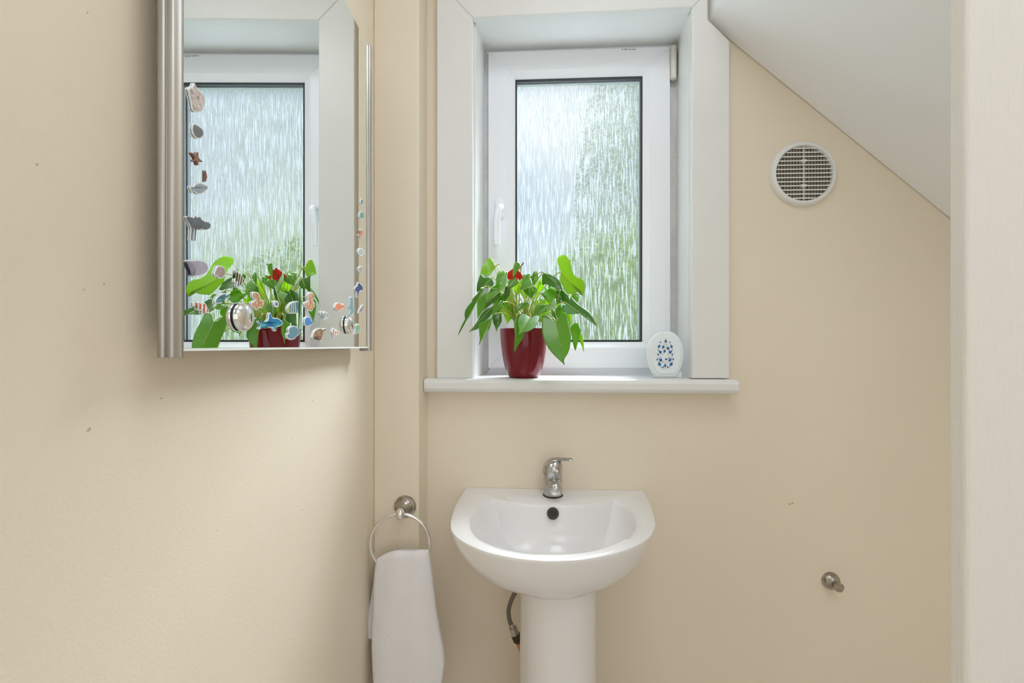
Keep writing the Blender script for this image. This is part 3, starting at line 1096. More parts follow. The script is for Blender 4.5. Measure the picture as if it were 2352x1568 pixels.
CROP = {'Z': (340, 420, 540 / 1924), 'A': (400, 560, 240 / 1394), 'B': (620, 640, 250 / 2178), 'C': (780, 440, 90 / 543), 'D': (400, 180, 140 / 563)}
CR = (0.62, 0.52, 0.43)
OR = (0.72, 0.16, 0.05)
WH = (0.82, 0.84, 0.85)
BK = (0.02, 0.02, 0.025)
S = []


def stick(crop, name, label, pts, artm, border=0.0013, cat='sticker', back=None):
    ox, oy, s = CROP[crop]
    off = 0.0017
    px3 = [onM(ox + x * s, oy + y * s, off) for x, y in pts]
    uv = [(U(q), q.z) for q in px3]
    sm = chaikin(uv)
    pts3 = [mp(u, off, z) for u, z in sm]
    o = MB().prism(pts3, -en * 0.0013).build(name, back or M_STK)
    tag(o, label, cat, 'sea creature stickers on the mirror')
    ins_ = inset(sm, border)
    p = MB().prism([mp(u, off + 0.0004, z) for u, z in ins_], -en * 0.0005).build('printed_picture', artm, o)
    p.matrix_parent_inverse = Matrix()
    return o


A_SHELL = art('shell_print', [(0.30, 0.20, 0.16), (0.62, 0.55, 0.52), (0.75, 0.70, 0.70)], 6, kind='NOISE')
A_STONE = art('grey_shell_print', [(0.13, 0.14, 0.15), (0.22, 0.22, 0.23)], 4, kind='NOISE')
A_BSTAR = art('brown_star_print', [(0.20, 0.10, 0.07), (0.34, 0.20, 0.15)], 6, kind='NOISE')
A_GFISH = art('grey_blue_print', [(0.26, 0.33, 0.38), (0.42, 0.49, 0.54)], 3, kind='NOISE')
A_TURT = art('dark_turtle_print', [(0.10, 0.11, 0.12), (0.18, 0.19, 0.21)], 3, kind='NOISE')
A_LILAC = art('lilac_print', [(0.36, 0.34, 0.44), (0.52, 0.50, 0.60)], 2, kind='NOISE')
A_PINK = art('pinkish_print', [(0.32, 0.22, 0.21), (0.50, 0.40, 0.40)], 4, kind='NOISE')
A_MOOR = art('black_yellow_print', [BK, (0.05, 0.05, 0.04), (0.52, 0.48, 0.20), (0.6, 0.6, 0.45)], 1.3, 15, 1.0)
A_SURG = art('teal_print', [(0.02, 0.07, 0.08), (0.10, 0.28, 0.30), (0.22, 0.38, 0.36)], 3, kind='NOISE')
A_CLOWN = art('clown_print', [WH, (0.8, 0.8, 0.8), (0.62, 0.14, 0.07), (0.55, 0.12, 0.06)], 1.15, 0, 0.8)
A_CLOWN2 = art('clown_print_small', [WH, (0.8, 0.7, 0.6), OR, OR], 0.95, 0, 0.8)
A_OCTO = art('octopus_print', [(0.42, 0.14, 0.06), (0.60, 0.30, 0.16), (0.75, 0.62, 0.50)], 7, kind='NOISE')
A_RING = art('ring_shell_print', [(0.05, 0.14, 0.16), (0.25, 0.42, 0.42)], 4, kind='NOISE')
A_SHARK = art('shark_print', [(0.01, 0.10, 0.30), (0.02, 0.27, 0.48), (0.10, 0.45, 0.50)], 2.2, kind='NOISE')
A_ANGEL = art('angelfish_print', [(0.02, 0.12, 0.45), (0.05, 0.30, 0.50), (0.65, 0.65, 0.08), (0.60, 0.62, 0.10)], 1.6, 0, 1.5)
A_CRAB = art('crab_print', [(0.10, 0.12, 0.14), (0.45, 0.48, 0.50), (0.75, 0.78, 0.8)], 6, kind='NOISE')
A_ORANGE = art('orange_print', [(0.68, 0.20, 0.10), (0.78, 0.32, 0.18)], 4, kind='NOISE')
A_PIPE = art('blue_grey_print', [(0.10, 0.24, 0.32), (0.25, 0.42, 0.48)], 4, kind='NOISE')
A_SHRIMP = art('red_grey_print', [(0.45, 0.06, 0.05), (0.25, 0.28, 0.32), (0.2, 0.18, 0.2)], 4, kind='NOISE')
A_NAVY = art('navy_print', [(0.02, 0.035, 0.14), (0.04, 0.08, 0.25)], 4, kind='NOISE')
A_TANG = art('blue_tang_print', [(0.02, 0.12, 0.45), (0.04, 0.25, 0.62), (0.10, 0.38, 0.70)], 2.0, 0, 2.0)
A_EMP = art('striped_angel_print', [(0.02, 0.12, 0.40), (0.05, 0.26, 0.48), (0.14, 0.36, 0.45), (0.42, 0.45, 0.18)], 2.6, 25, 1.0)
A_TURB = art('brown_turtle_print', [(0.20, 0.10, 0.05), (0.42, 0.26, 0.15)], 5, kind='NOISE')
A_GREEN = art('green_fish_print', [(0.10, 0.32, 0.30), (0.38, 0.50, 0.16)], 3, kind='NOISE')
A_TSHELL = art('teal_shell_print', [(0.06, 0.28, 0.24), (0.25, 0.48, 0.42)], 4, kind='NOISE')
A_LIMP = art('limpet_print', [(0.30, 0.22, 0.14), (0.60, 0.66, 0.64)], 3, kind='NOISE')
A_PALE = art('pale_ring_print', [(0.40, 0.52, 0.48), (0.60, 0.60, 0.48)], 3, kind='NOISE')

stick('D', 'shell_sticker', 'large spiky brown and cream conch shell sticker, topmost at mirror left', [(150, 75), (165, 85), (180, 45), (190, 42), (205, 78), (235, 110), (265, 145), (285, 185), (283, 240), (262, 300), (235, 315), (190, 310), (168, 290), (160, 240), (150, 190), (135, 130), (125, 100)], A_SHELL)
stick('D', 'shell_sticker', 'dark grey oval shell sticker above the brown starfish at mirror left', [(170, 425), (185, 412), (225, 435), (260, 465), (275, 500), (268, 540), (235, 560), (200, 550), (175, 510), (165, 465)], A_STONE)
stick('D', 'starfish_sticker', 'brown starfish sticker on the left of the mirror', [(162, 682), (195, 712), (209, 680), (224, 680), (226, 735), (263, 765), (256, 774), (225, 768), (226, 802), (214, 802), (202, 764), (180, 770), (176, 758), (194, 738), (160, 692)], A_BSTAR, 0.0006, back=A_BSTAR)
stick('D', 'crescent_sticker', 'thin dark crescent sticker below the brown starfish at mirror left', [(288, 843), (299, 880), (305, 910), (296, 942), (288, 960), (290, 900)], A_BSTAR, 0.0004, back=A_BSTAR)
stick('D', 'fish_sticker', 'pale grey blue fish sticker with pointed nose at mirror left', [(175, 1005), (190, 975), (215, 960), (255, 965), (300, 985), (318, 1008), (300, 1035), (265, 1062), (235, 1072), (205, 1062), (183, 1040), (168, 1062), (158, 1035), (148, 1008), (150, 990)], A_GFISH)
stick('D', 'turtle_sticker', 'dark grey turtle sticker with two long thin legs at mirror left', [(105, 1280), (130, 1270), (155, 1280), (182, 1288), (195, 1262), (207, 1285), (240, 1275), (248, 1300), (280, 1320), (320, 1328), (338, 1355), (325, 1390), (290, 1400), (255, 1385), (235, 1402), (215, 1388), (207, 1395), (196, 1500), (184, 1500), (190, 1392), (172, 1388), (160, 1500), (150, 1500), (160, 1385), (140, 1340), (115, 1305)], A_TURT, 0.0005)
stick('A', 'fish_sticker', 'big lilac grey fish sticker, highest of the lower left cluster', [(150, 225), (200, 212), (300, 210), (390, 222), (435, 260), (462, 325), (445, 370), (400, 410), (320, 432), (250, 440), (225, 430), (260, 400), (268, 350), (250, 290), (215, 262), (165, 240)], A_LILAC)
stick('A', 'shell_sticker', 'pinkish brown ridged shell sticker right of the lilac fish', [(545, 360), (575, 295), (620, 285), (665, 315), (690, 365), (680, 420), (650, 455), (600, 465), (580, 430), (550, 430), (535, 400)], A_PINK)
stick('A', 'fish_sticker', 'black and yellow banded triangular fish sticker over the mirrored leaves', [(815, 345), (850, 375), (900, 410), (950, 490), (905, 545), (845, 585), (835, 560), (850, 500), (815, 520), (805, 495), (815, 455), (845, 470), (850, 420)], A_MOOR)
stick('A', 'fish_sticker', 'dark teal oval fish sticker above the left chrome dome cap', [(545, 760), (570, 710), (620, 670), (680, 650), (700, 680), (730, 650), (745, 715), (700, 735), (690, 720), (665, 750), (640, 770), (645, 790), (600, 795), (555, 798)], A_SURG)
stick('A', 'clownfish_sticker', 'larger orange and white striped clownfish sticker at mirror lower left', [(250, 775), (290, 768), (318, 790), (330, 768), (365, 790), (380, 800), (398, 775), (425, 800), (440, 845), (468, 890), (455, 920), (420, 925), (395, 940), (370, 930), (378, 880), (345, 890), (310, 880), (318, 830), (290, 840), (255, 830)], A_CLOWN)
stick('A', 'octopus_sticker', 'orange octopus sticker above and right of the left dome cap', [(1045, 650), (1080, 635), (1125, 650), (1145, 695), (1150, 745), (1190, 745), (1205, 775), (1195, 810), (1165, 860), (1130, 850), (1105, 885), (1075, 865), (1035, 830), (1030, 780), (1065, 760), (1085, 745), (1050, 710)], A_OCTO)
stick('B', 'shell_sticker', 'small round white ringed shell sticker between the two octopus stickers', [(85, 465), (100, 435), (150, 438), (180, 490), (175, 545), (145, 575), (105, 560), (85, 520)], A_RING, 0.0022)
stick('Z', 'shark_sticker', 'bright blue shark sticker right of the left chrome dome cap', [(900, 1125), (930, 1148), (960, 1140), (985, 1115), (990, 1065), (1003, 1060), (1015, 1100), (1060, 1105), (1095, 1125), (1105, 1150), (1085, 1170), (1050, 1180), (1050, 1210), (1040, 1215), (1025, 1185), (970, 1180), (940, 1185), (915, 1200), (908, 1192), (920, 1165)], A_SHARK)
stick('B', 'fish_sticker', 'blue and yellow angelfish sticker above the shark nose', [(345, 600), (370, 530), (430, 475), (500, 450), (575, 445), (580, 465), (545, 480), (530, 510), (570, 520), (575, 600), (560, 650), (580, 680), (570, 695), (500, 695), (400, 700), (360, 660)], A_ANGEL)
stick('B', 'octopus_sticker', 'second orange octopus sticker, on the plain side of the mirror', [(765, 330), (790, 275), (830, 258), (870, 280), (885, 340), (880, 400), (850, 440), (880, 450), (905, 490), (910, 530), (885, 575), (870, 580), (850, 640), (820, 655), (790, 630), (755, 645), (745, 590), (695, 555), (685, 500), (700, 460), (740, 460), (770, 440)], A_OCTO)
stick('B', 'crab_sticker', 'small grey and white crab sticker above the brown turtle', [(1010, 640), (1040, 650), (1060, 690), (1090, 640), (1115, 660), (1155, 680), (1175, 740), (1160, 790), (1120, 800), (1090, 825), (1050, 800), (1060, 770), (1030, 740), (1000, 690)], A_CRAB, 0.0018)
stick('B', 'fish_sticker', 'plain orange fish sticker above the right chrome dome cap', [(1290, 580), (1310, 510), (1350, 475), (1400, 475), (1440, 520), (1475, 490), (1480, 550), (1485, 600), (1440, 600), (1400, 640), (1370, 655), (1320, 620)], A_ORANGE)
stick('B', 'pipefish_sticker', 'tall thin blue grey pipefish sticker near the right rail', [(1600, 380), (1625, 355), (1655, 380), (1660, 480), (1660, 560), (1720, 625), (1670, 605), (1665, 660), (1640, 720), (1610, 740), (1600, 700), (1610, 620), (1590, 560), (1600, 480)], A_PIPE, 0.001)
stick('B', 'shrimp_sticker', 'tiny red and grey shrimp sticker close to the right rail', [(1775, 690), (1790, 620), (1830, 560), (1865, 515), (1885, 560), (1860, 600), (1840, 650), (1805, 695)], A_SHRIMP, 0.001)
stick('B', 'fish_sticker', 'navy blue spiky fish sticker near the right rail', [(1695, 210), (1715, 160), (1755, 130), (1770, 60), (1785, 122), (1820, 150), (1865, 170), (1840, 190), (1862, 240), (1830, 235), (1790, 255), (1775, 310), (1755, 380), (1740, 370), (1745, 280), (1705, 250)], A_NAVY, 0.0014)
stick('B', 'fish_sticker', 'bright blue oval fish sticker above and left of the brown turtle', [(690, 880), (700, 790), (740, 755), (790, 765), (825, 830), (850, 835), (840, 940), (810, 920), (760, 960), (710, 930)], A_TANG)
stick('B', 'fish_sticker', 'large blue striped angelfish sticker below the shark nose', [(345, 1110), (360, 1080), (385, 1090), (370, 1010), (400, 960), (470, 935), (540, 960), (590, 1020), (610, 1070), (580, 1120), (530, 1160), (500, 1200), (430, 1225), (395, 1205), (355, 1200), (345, 1150)], A_EMP)
stick('B', 'turtle_sticker', 'brown shelled turtle sticker left of the right dome cap', [(840, 1175), (880, 1060), (940, 1000), (1020, 980), (1060, 1010), (1090, 985), (1130, 1000), (1120, 1050), (1070, 1075), (1055, 1150), (1030, 1245), (1000, 1240), (1005, 1165), (930, 1165), (860, 1190)], A_TURB)
stick('B', 'clownfish_sticker', 'smaller orange and white clownfish sticker beside the right dome cap', [(1235, 1060), (1255, 1010), (1280, 975), (1300, 1040), (1330, 1005), (1350, 1050), (1385, 1050), (1380, 1110), (1345, 1115), (1330, 1140), (1300, 1120), (1280, 1170), (1255, 1150), (1250, 1090)], A_CLOWN2)
stick('B', 'fish_sticker', 'green and blue fish sticker right of the right dome cap', [(1715, 930), (1760, 890), (1800, 930), (1805, 1020), (1770, 1070), (1745, 1100), (1715, 1110), (1680, 1110), (1700, 1060), (1715, 1000)], A_GREEN)
stick('C', 'shell_sticker', 'tiny pale oval sticker with dark centre, topmost at mirror right', [(290, 130), (300, 95), (315, 92), (326, 130), (320, 180), (300, 185), (290, 165)], A_RING, 0.0018)
stick('C', 'shell_sticker', 'green scallop shell sticker above the orange starfish', [(275, 330), (280, 290), (305, 268), (325, 290), (340, 340), (325, 380), (300, 375), (275, 360)], A_TSHELL)
stick('C', 'starfish_sticker', 'orange starfish sticker near the right rail', [(280, 512), (292, 545), (304, 545), (318, 508), (322, 560), (330, 622), (306, 608), (295, 660), (284, 604), (252, 608), (278, 565)], art('orange_star_print', [OR, (0.8, 0.4, 0.25)], 3, kind='NOISE'), 0.0014)
stick('C', 'shell_sticker', 'round pale green ring shell sticker below the orange starfish', [(255, 830), (262, 795), (285, 775), (315, 785), (330, 810), (345, 800), (345, 850), (330, 865), (310, 893), (280, 888), (260, 865)], A_PALE, 0.0022)
stick('C', 'shell_sticker', 'small pale limpet sticker above the navy spiky fish', [(261, 1055), (290, 1025), (320, 1040), (326, 1095), (305, 1150), (278, 1130), (262, 1090)], A_LIMP, 0.0016)

# ------------------------------------------------------------------ anthurium in its pot on the sill
YP = 1.262
pcx = onY(1203, 784, YP).x
plant = thing('potted_anthurium', (pcx, YP, ZS), 'green anthurium with one red flower in a glossy burgundy pot on the sill', 'plant')
zt = ZS + 0.1335
Rt = 0.0655
prof_o = [(0.0, 0.0), (0.0370, 0.0), (0.0400, 0.0015), (0.0455, 0.009), (0.0515, 0.024), (0.0570, 0.045), (0.0612, 0.072), (0.0645, 0.102), (0.0662, 0.128), (0.0667, 0.1335), (0.0656, 0.1350), (0.0636, 0.1345), (0.0626, 0.120), (0.0616, 0.110)]
smoothobj(MB().lathe(prof_o, (pcx, YP, ZS), (0, 0, 1), 64).build('pot', M_POT, plant), 50)
b = MB().lathe([(0.0, 0.110), (0.0615, 0.110), (0.0612, 0.113), (0.03, 0.120), (0.0, 0.122)], (pcx, YP, ZS), (0, 0, 1), 24).build('soil', M_EARTH, plant)
smoothobj(b)


def crown(k):
    r = random.Random(k)
    return Vector((pcx + r.uniform(-0.018, 0.022), YP + r.uniform(-0.015, 0.02), ZS + 0.118))


PROFW = [(0, 0.60), (0.07, 0.83), (0.18, 1.0), (0.32, 0.97), (0.46, 0.83), (0.60, 0.62), (0.74, 0.39), (0.85, 0.19), (0.93, 0.07), (0.975, 0.022), (1.0, 0.006)]
NROW, NCOL = 16, 10


def leaf(base, tip, width, hint=(0, -1, 0.4), tone=1, fold=0.25, bend=0.15, lobe=0.16, twist=0.0, stem=True, name='leaf', m=None, k=0):
    ax_ = tip - base
    ln = ax_.length
    l = ax_ / ln
    hv = Vector(hint).normalized()
    wv = l.cross(hv)
    if wv.length < 0.05:
        wv = l.cross(Vector((1, 0.3, 0)))
    wv.normalize()
    nv = wv.cross(l).normalized()
    if nv.dot(hv) < 0:
        nv = -nv
    if twist:
        r = Matrix.Rotation(twist, 3, l)
        wv, nv = r @ wv, r @ nv
    V, Fc = [], []
    rnd_ = random.Random(k * 17 + 3)
    ph, amp = rnd_.uniform(0, 6), rnd_.uniform(0.01, 0.035)
    for i in range(NROW + 1):
        t = i / NROW
        hw_ = 0.5 * width * interp(PROFW, t)[0]
        for j in range(NCOL + 1):
            s = 2 * j / NCOL - 1
            x = s * hw_
            y = t * ln - lobe * ln * (1 - t) ** 3 * math.sin(PI * abs(s) ** 0.85)
            z = fold * abs(x) - 0.25 * fold * x * x / (0.5 * width) + bend * ln * (t * (1 - t)) * 1.6 + amp * ln * math.sin(ph + 5 * t) * s
            if abs(s) < 0.12:
                z -= 0.0006
            V.append(base + l * y + wv * x + nv * z)
    for i in range(NROW):
        for j in range(NCOL):
            a = i * (NCOL + 1) + j
            Fc.append((a, a + 1, a + NCOL + 2, a + NCOL + 1))
    o = link(name, V, Fc, m or M_LEAF[tone], plant, smooth=True)
    sd = o.modifiers.new('thickness', 'SOLIDIFY')
    sd.thickness = 0.0006
    if stem:
        c0_ = crown(k)
        d_ = base - c0_
        up_ = Vector((0, 0, abs(d_.length) * 0.42 + 0.012))
        pts = bez(c0_, c0_ + Vector((d_.x * 0.15, d_.y * 0.15, 0)) + up_, base - l * min(0.02, ln * 0.3) + Vector((0, 0, 0.012)), base + l * 0.001 - nv * 0.001, 12)
        smoothobj(MB().tube(pts, 0.0017, 7, 0.0012).build('petiole', M_STEM, plant))
    return o


UPF = (0, -0.35, 1)
FR = (0, -1, 0.15)
BKW = (0, 1, 0.3)
# base px, tip px, depth of base, depth of tip, width px, facing, tone, fold, bend
LEAVES = [
    ((1149, 700), (1130, 733), 1.13, 1.11, 19, (-0.5, -0.7, 0.7), 1, 0.4, 0.2, 0.2),
    ((1166, 660), (1156, 699), 1.19, 1.18, 13, (0.6, -1, 0), 0, 0.3, 0.1, 0.1),
    ((1183, 647), (1171, 664), 1.20, 1.19, 22, (0, -0.6, 0.8), 1, 0.35, 0.15, 0.3),
    ((1214, 637), (1197, 654), 1.24, 1.23, 20, (0, -1, 0.3), 1, 0.2, 0.1, 0.25),
    ((1229, 630), (1223, 659), 1.22, 1.21, 13, (0.4, -1, 0.3), 1, 0.35, 0.1, 0.2),
    ((1218, 661), (1220, 687), 1.19, 1.18, 27, (0, -1, 0.1), 1, 0.2, 0.15, 0.2),
    ((1284, 664), (1278, 698), 1.24, 1.24, 16, (0.3, -1, 0.2), 0, 0.3, 0.1, 0.2),
    ((1301, 694), (1290, 665), 1.19, 1.20, 15, (-0.3, -0.6, 0.7), 0, 0.4, 0.1, 0.1),
    ((1329, 764), (1341, 807), 1.26, 1.25, 10, (0.5, -1, 0.2), 2, 0.3, 0.1, 0.1),
    ((1172, 702), (1166, 743), 1.25, 1.26, 28, (0, -1, 0.2), 2, 0.2, 0.1, 0.2),
    ((1113, 686), (1097, 732), 1.24, 1.23, 21, (-0.2, -1, 0.2), 1, 0.25, 0.1, 0.15),
    ((1209, 700), (1176, 722), 1.14, 1.12, 15, (-0.2, -0.9, 0.7), 1, 0.35, 0.2, 0.15),
    ((1248, 708), (1223, 727), 1.15, 1.13, 21, (0.2, -0.8, 0.6), 1, 0.3, 0.2, 0.25),
    ((1262, 688), (1258, 716), 1.25, 1.26, 17, (0, -1, 0.3), 2, 0.2, 0.1, 0.2),
    ((1160, 629), (1139, 641), 1.25, 1.23, 22, (0, -1, 0.5), 1, 0.2, 0.1, 0.25),
    ((1157, 636), (1138, 656), 1.23, 1.22, 20, (-0.2, -1, 0.5), 1, 0.3, 0.1, 0.2),
    ((1289, 708), (1283, 738), 1.20, 1.20, 22, (0.2, -1, 0.2), 1, 0.25, 0.1, 0.2),
    ((1306, 716), (1309, 752), 1.23, 1.24, 10, (0.4, -1, 0.2), 2, 0.2, 0.1, 0.15),
    ((1138, 674), (1113, 712), 1.20, 1.18, 25, (-0.2, -1, 0.4), 0, 0.3, 0.1, 0.18),
    ((1242, 650), (1230, 690), 1.27, 1.28, 15, (0, -1, 0.2), 2, 0.2, 0.1, 0.2),
    ((1268, 716), (1274, 745), 1.18, 1.17, 13, (0.6, -0.6, 0.8), 1, 0.35, 0.2, 0.2),
    ((1150, 682), (1135, 716), 1.22, 1.22, 22, (-0.1, -1, 0.2), 1, 0.25, 0.1, 0.2),
    ((1190, 650), (1186, 680), 1.28, 1.30, 22, (0, -1, 0.3), 2, 0.2, 0.1, 0.2),
    # towards the glass, seen mostly in the mirror
    ((1150, 660), (1120, 700), 1.30, 1.31, 34, (-0.6, 0.4, 0.8), 1, 0.25, 0.2, 0.2),
    ((1170, 690), (1140, 740), 1.31, 1.325, 34, (-0.7, 0.4, 0.5), 1, 0.25, 0.2, 0.2),
    ((1210, 650), (1205, 690), 1.30, 1.33, 32, (-0.2, 0.8, 0.6), 1, 0.25, 0.2, 0.2),
    ((1262, 670), (1285, 710), 1.30, 1.33, 32, (0.3, 0.8, 0.5), 1, 0.25, 0.2, 0.2),
    ((1240, 700), (1250, 745), 1.32, 1.335, 34, (0.2, 0.9, 0.3), 1, 0.25, 0.2, 0.2),
]
for k, (bp_, tp_, yb_, yt_, wpx, hint, tone, fold, bend, lobe) in enumerate(LEAVES):
    lobe *= 1.5
    leaf(onY(*bp_, yb_), onY(*tp_, yt_), wpx * 1.2 * (yb_ + yt_) / 2 / F, hint, tone, fold, bend, lobe, k=k)

# the leaves that show in full: their own outlines, folded along the midrib and cupped
CROP.update({'p1': (1040, 570, 200 / 1960), 'p2': (1200, 570, 200 / 1960), 'p3': (1040, 700, 200 / 1742), 'p4': (1200, 700, 200 / 1742)})


def broad_leaf(k, crop, y0, slope, tone, tip, pts, fold=0.22, cup=0.006):
    """pts[0] is where the stalk joins, pts[tip] the drip tip; slope = depth change (m) per 100 px right / down"""
    ox, oy, sc = CROP[crop]
    P = [Vector((ox + x * sc, oy + y * sc)) for x, y in pts]
    base, tp_ = P[0], P[tip]
    ax_ = (tp_ - base)
    ln = ax_.length
    ax_.normalize()
    c = base + ax_ * ln * 0.42
    out = [Vector(q) for q in chaikin([tuple(q) for q in P])]
    reach = max((q - c).length for q in out)

    def depth(q):
        r_ = q - c
        side = abs(r_.x * ax_.y - r_.y * ax_.x)
        return y0 + slope[0] * r_.x / 100 + slope[1] * r_.y / 100 - fold * side * y0 / F + cup * (r_.length / reach) ** 2

    V = [onY(c.x, c.y, depth(c))]
    n = len(out)
    Fc = []
    for ri_, f in enumerate((0.25, 0.5, 0.75, 0.93, 1.0)):
        for q in out:
            p_ = c + (q - c) * f
            V.append(onY(p_.x, p_.y, depth(p_)))
        for i_ in range(n):
            j_ = (i_ + 1) % n
            if ri_ == 0:
                Fc.append((0, 1 + i_, 1 + j_))
            else:
                a0 = 1 + (ri_ - 1) * n
                Fc.append((a0 + i_, a0 + j_, a0 + n + j_, a0 + n + i_))
    o = link('leaf', V, Fc, M_LEAF[tone], plant, smooth=True)
    sd = o.modifiers.new('thickness', 'SOLIDIFY')
    sd.thickness = 0.0006
    # raised pale midrib
    mid_ = []
    for i_ in range(9):
        p_ = base + ax_ * ln * 0.93 * i_ / 8
        mid_.append(onY(p_.x, p_.y, depth(p_) - 0.0004))
    mb_ = smoothobj(MB().tube(mid_, 0.0010, 6, 0.0004).build('midrib', M_STEM, o))
    mb_.matrix_parent_inverse = Matrix()
    b3 = onY(base.x, base.y, depth(base))
    c0_ = crown(200 + k)
    d_ = b3 - c0_
    up_ = Vector((0, 0, d_.length * 0.42 + 0.012))
    t3 = (mid_[2] - mid_[0]).normalized()
    smoothobj(MB().tube(bez(c0_, c0_ + Vector((d_.x * 0.15, d_.y * 0.15, 0)) + up_, b3 - t3 * 0.012 + Vector((0, 0.002, 0.010)), b3, 12), 0.0021, 7, 0.0015).build('petiole', M_STEM, plant))


BROAD = [
    ('p1', 1.26, (0.03, -0.05), 2, 8, [(940, 395), (915, 300), (870, 235), (820, 222), (770, 265), (710, 340), (660, 420), (635, 500), (620, 565), (680, 590), (740, 620), (800, 632), (860, 590), (900, 520), (970, 440)]),
    ('p1', 1.22, (0.06, -0.05), 0, 7, [(870, 665), (790, 650), (700, 655), (620, 580), (590, 660), (550, 790), (535, 900), (548, 1000), (600, 920), (680, 890), (760, 900), (850, 870), (910, 840), (930, 760)]),
    ('p1', 1.14, (0.12, -0.04), 0, 10, [(715, 880), (700, 960), (650, 1060), (560, 1180), (500, 1290), (430, 1430), (370, 1540), (298, 1640), (210, 1760), (150, 1880), (107, 1988), (140, 1880), (190, 1760), (240, 1660), (275, 1600), (262, 1480), (280, 1390), (340, 1300), (430, 1200), (440, 1140), (520, 1060), (600, 960), (630, 880)]),
    ('p3', 1.16, (0.06, -0.08), 0, 6, [(810, 20), (740, 60), (640, 110), (560, 200), (490, 330), (400, 450), (310, 555), (380, 520), (500, 485), (560, 400), (640, 330), (720, 260), (780, 180)]),
    ('p3', 1.13, (0.05, -0.06), 1, 7, [(790, 240), (720, 290), (620, 340), (530, 370), (520, 450), (530, 580), (545, 680), (520, 820), (560, 710), (620, 650), (690, 560), (740, 470), (770, 360)]),
    ('p3', 1.19, (0.0, -0.04), 0, 6, [(940, 150), (880, 170), (820, 210), (795, 270), (810, 360), (850, 450), (875, 550), (895, 470), (940, 410), (980, 330), (980, 240), (965, 180)]),
    ('p1', 1.15, (0.02, -0.13), 1, 12, [(1190, 860), (1220, 700), (1240, 500), (1200, 550), (1130, 620), (1080, 690), (1075, 800), (1060, 880), (980, 950), (850, 1000), (720, 1010), (720, 1080), (740, 1250), (790, 1150), (860, 1060), (960, 1030), (1080, 960), (1150, 920)]),
    ('p4', 1.105, (-0.01, -0.045), 1, 14, [(665, 340), (700, 310), (740, 220), (790, 160), (850, 140), (885, 170), (900, 300), (930, 440), (955, 560), (965, 720), (950, 860), (905, 980), (850, 1060), (820, 1130), (848, 1215), (790, 1150), (700, 1070), (600, 970), (510, 860), (450, 740), (410, 640), (390, 500), (395, 360), (385, 240), (420, 205), (500, 215), (570, 280), (620, 325)]),
    ('p3', 1.115, (0.02, -0.15), 1, 8, [(1550, 250), (1500, 215), (1420, 170), (1370, 175), (1325, 230), (1300, 320), (1305, 420), (1330, 510), (1310, 612), (1360, 565), (1430, 545), (1530, 520), (1620, 470), (1690, 380), (1730, 270), (1725, 215), (1650, 195), (1590, 225)]),
    ('p3', 1.145, (-0.05, -0.04), 1, 6, [(1270, 240), (1225, 270), (1225, 400), (1240, 550), (1255, 700), (1240, 820), (1228, 965), (1260, 890), (1310, 800), (1370, 720), (1415, 640), (1425, 540), (1400, 400), (1330, 260)]),
    ('p2', 1.12, (-0.04, -0.14), 0, 9, [(1010, 1250), (1090, 1090), (1150, 1160), (1250, 1260), (1350, 1330), (1440, 1390), (1500, 1430), (1550, 1500), (1600, 1570), (1676, 1758), (1620, 1700), (1500, 1590), (1400, 1500), (1310, 1445), (1200, 1475), (1080, 1480), (960, 1440), (890, 1370), (910, 1310), (960, 1280)]),
    ('p4', 1.23, (-0.02, -0.04), 1, 9, [(975, 440), (1000, 390), (1060, 355), (1110, 360), (1140, 440), (1170, 520), (1150, 620), (1110, 740), (1085, 850), (1060, 925), (1030, 860), (1000, 740), (990, 620), (965, 560), (945, 470)]),
    ('p2', 1.165, (-0.09, -0.05), 2, 15, [(870, 560), (840, 450), (780, 300), (800, 200), (870, 155), (940, 145), (1000, 180), (1070, 270), (1110, 450), (1150, 580), (1220, 660), (1310, 680), (1370, 720), (1400, 800), (1405, 920), (1350, 1085), (1330, 950), (1290, 960), (1200, 1000), (1110, 1020), (1000, 1030), (930, 900), (850, 740), (850, 620)]),
    ('p2', 1.19, (-0.04, -0.06), 0, 4, [(500, 560), (640, 600), (750, 660), (840, 740), (900, 910), (830, 925), (720, 890), (600, 850), (540, 800), (450, 840), (440, 720), (440, 600)]),
    ('p2', 1.20, (-0.03, -0.05), 1, 9, [(400, 1000), (500, 1010), (560, 930), (640, 900), (710, 930), (760, 1020), (775, 1100), (740, 1150), (650, 1220), (600, 1250), (540, 1150), (480, 1060)]),
    ('p1', 1.20, (0.03, -0.03), 1, 6, [(1520, 390), (1500, 330), (1440, 300), (1390, 330), (1360, 430), (1345, 560), (1350, 680), (1400, 600), (1450, 520), (1500, 450)]),
    ('p2', 1.21, (-0.02, -0.04), 1, 6, [(1100, 1080), (1130, 1020), (1180, 1010), (1250, 1010), (1275, 1090), (1262, 1180), (1250, 1225), (1200, 1180), (1150, 1120)]),
    ('p1', 1.15, (0.0, -0.13), 1, 6, [(1770, 870), (1790, 780), (1745, 655), (1680, 720), (1580, 780), (1530, 850), (1500, 945), (1580, 890), (1680, 860)]),
    ('p2', 1.125, (0.0, -0.17), 1, 6, [(735, 1330), (760, 1200), (740, 1115), (690, 1150), (640, 1260), (560, 1285), (470, 1310), (500, 1350), (600, 1365), (680, 1350)]),
    ('p2', 1.18, (0.0, -0.05), 0, 5, [(850, 950), (800, 960), (765, 1000), (800, 1100), (780, 1200), (770, 1255), (850, 1230), (880, 1150), (850, 1070), (830, 1020)]),
    ('p4', 1.25, (0.0, -0.03), 2, 4, [(905, 180), (940, 200), (960, 280), (955, 360), (945, 430), (925, 360), (905, 280)]),
    ('p4', 1.24, (-0.02, -0.03), 2, 4, [(1130, 640), (1165, 660), (1190, 740), (1215, 840), (1232, 925), (1190, 840), (1150, 750)]),
]
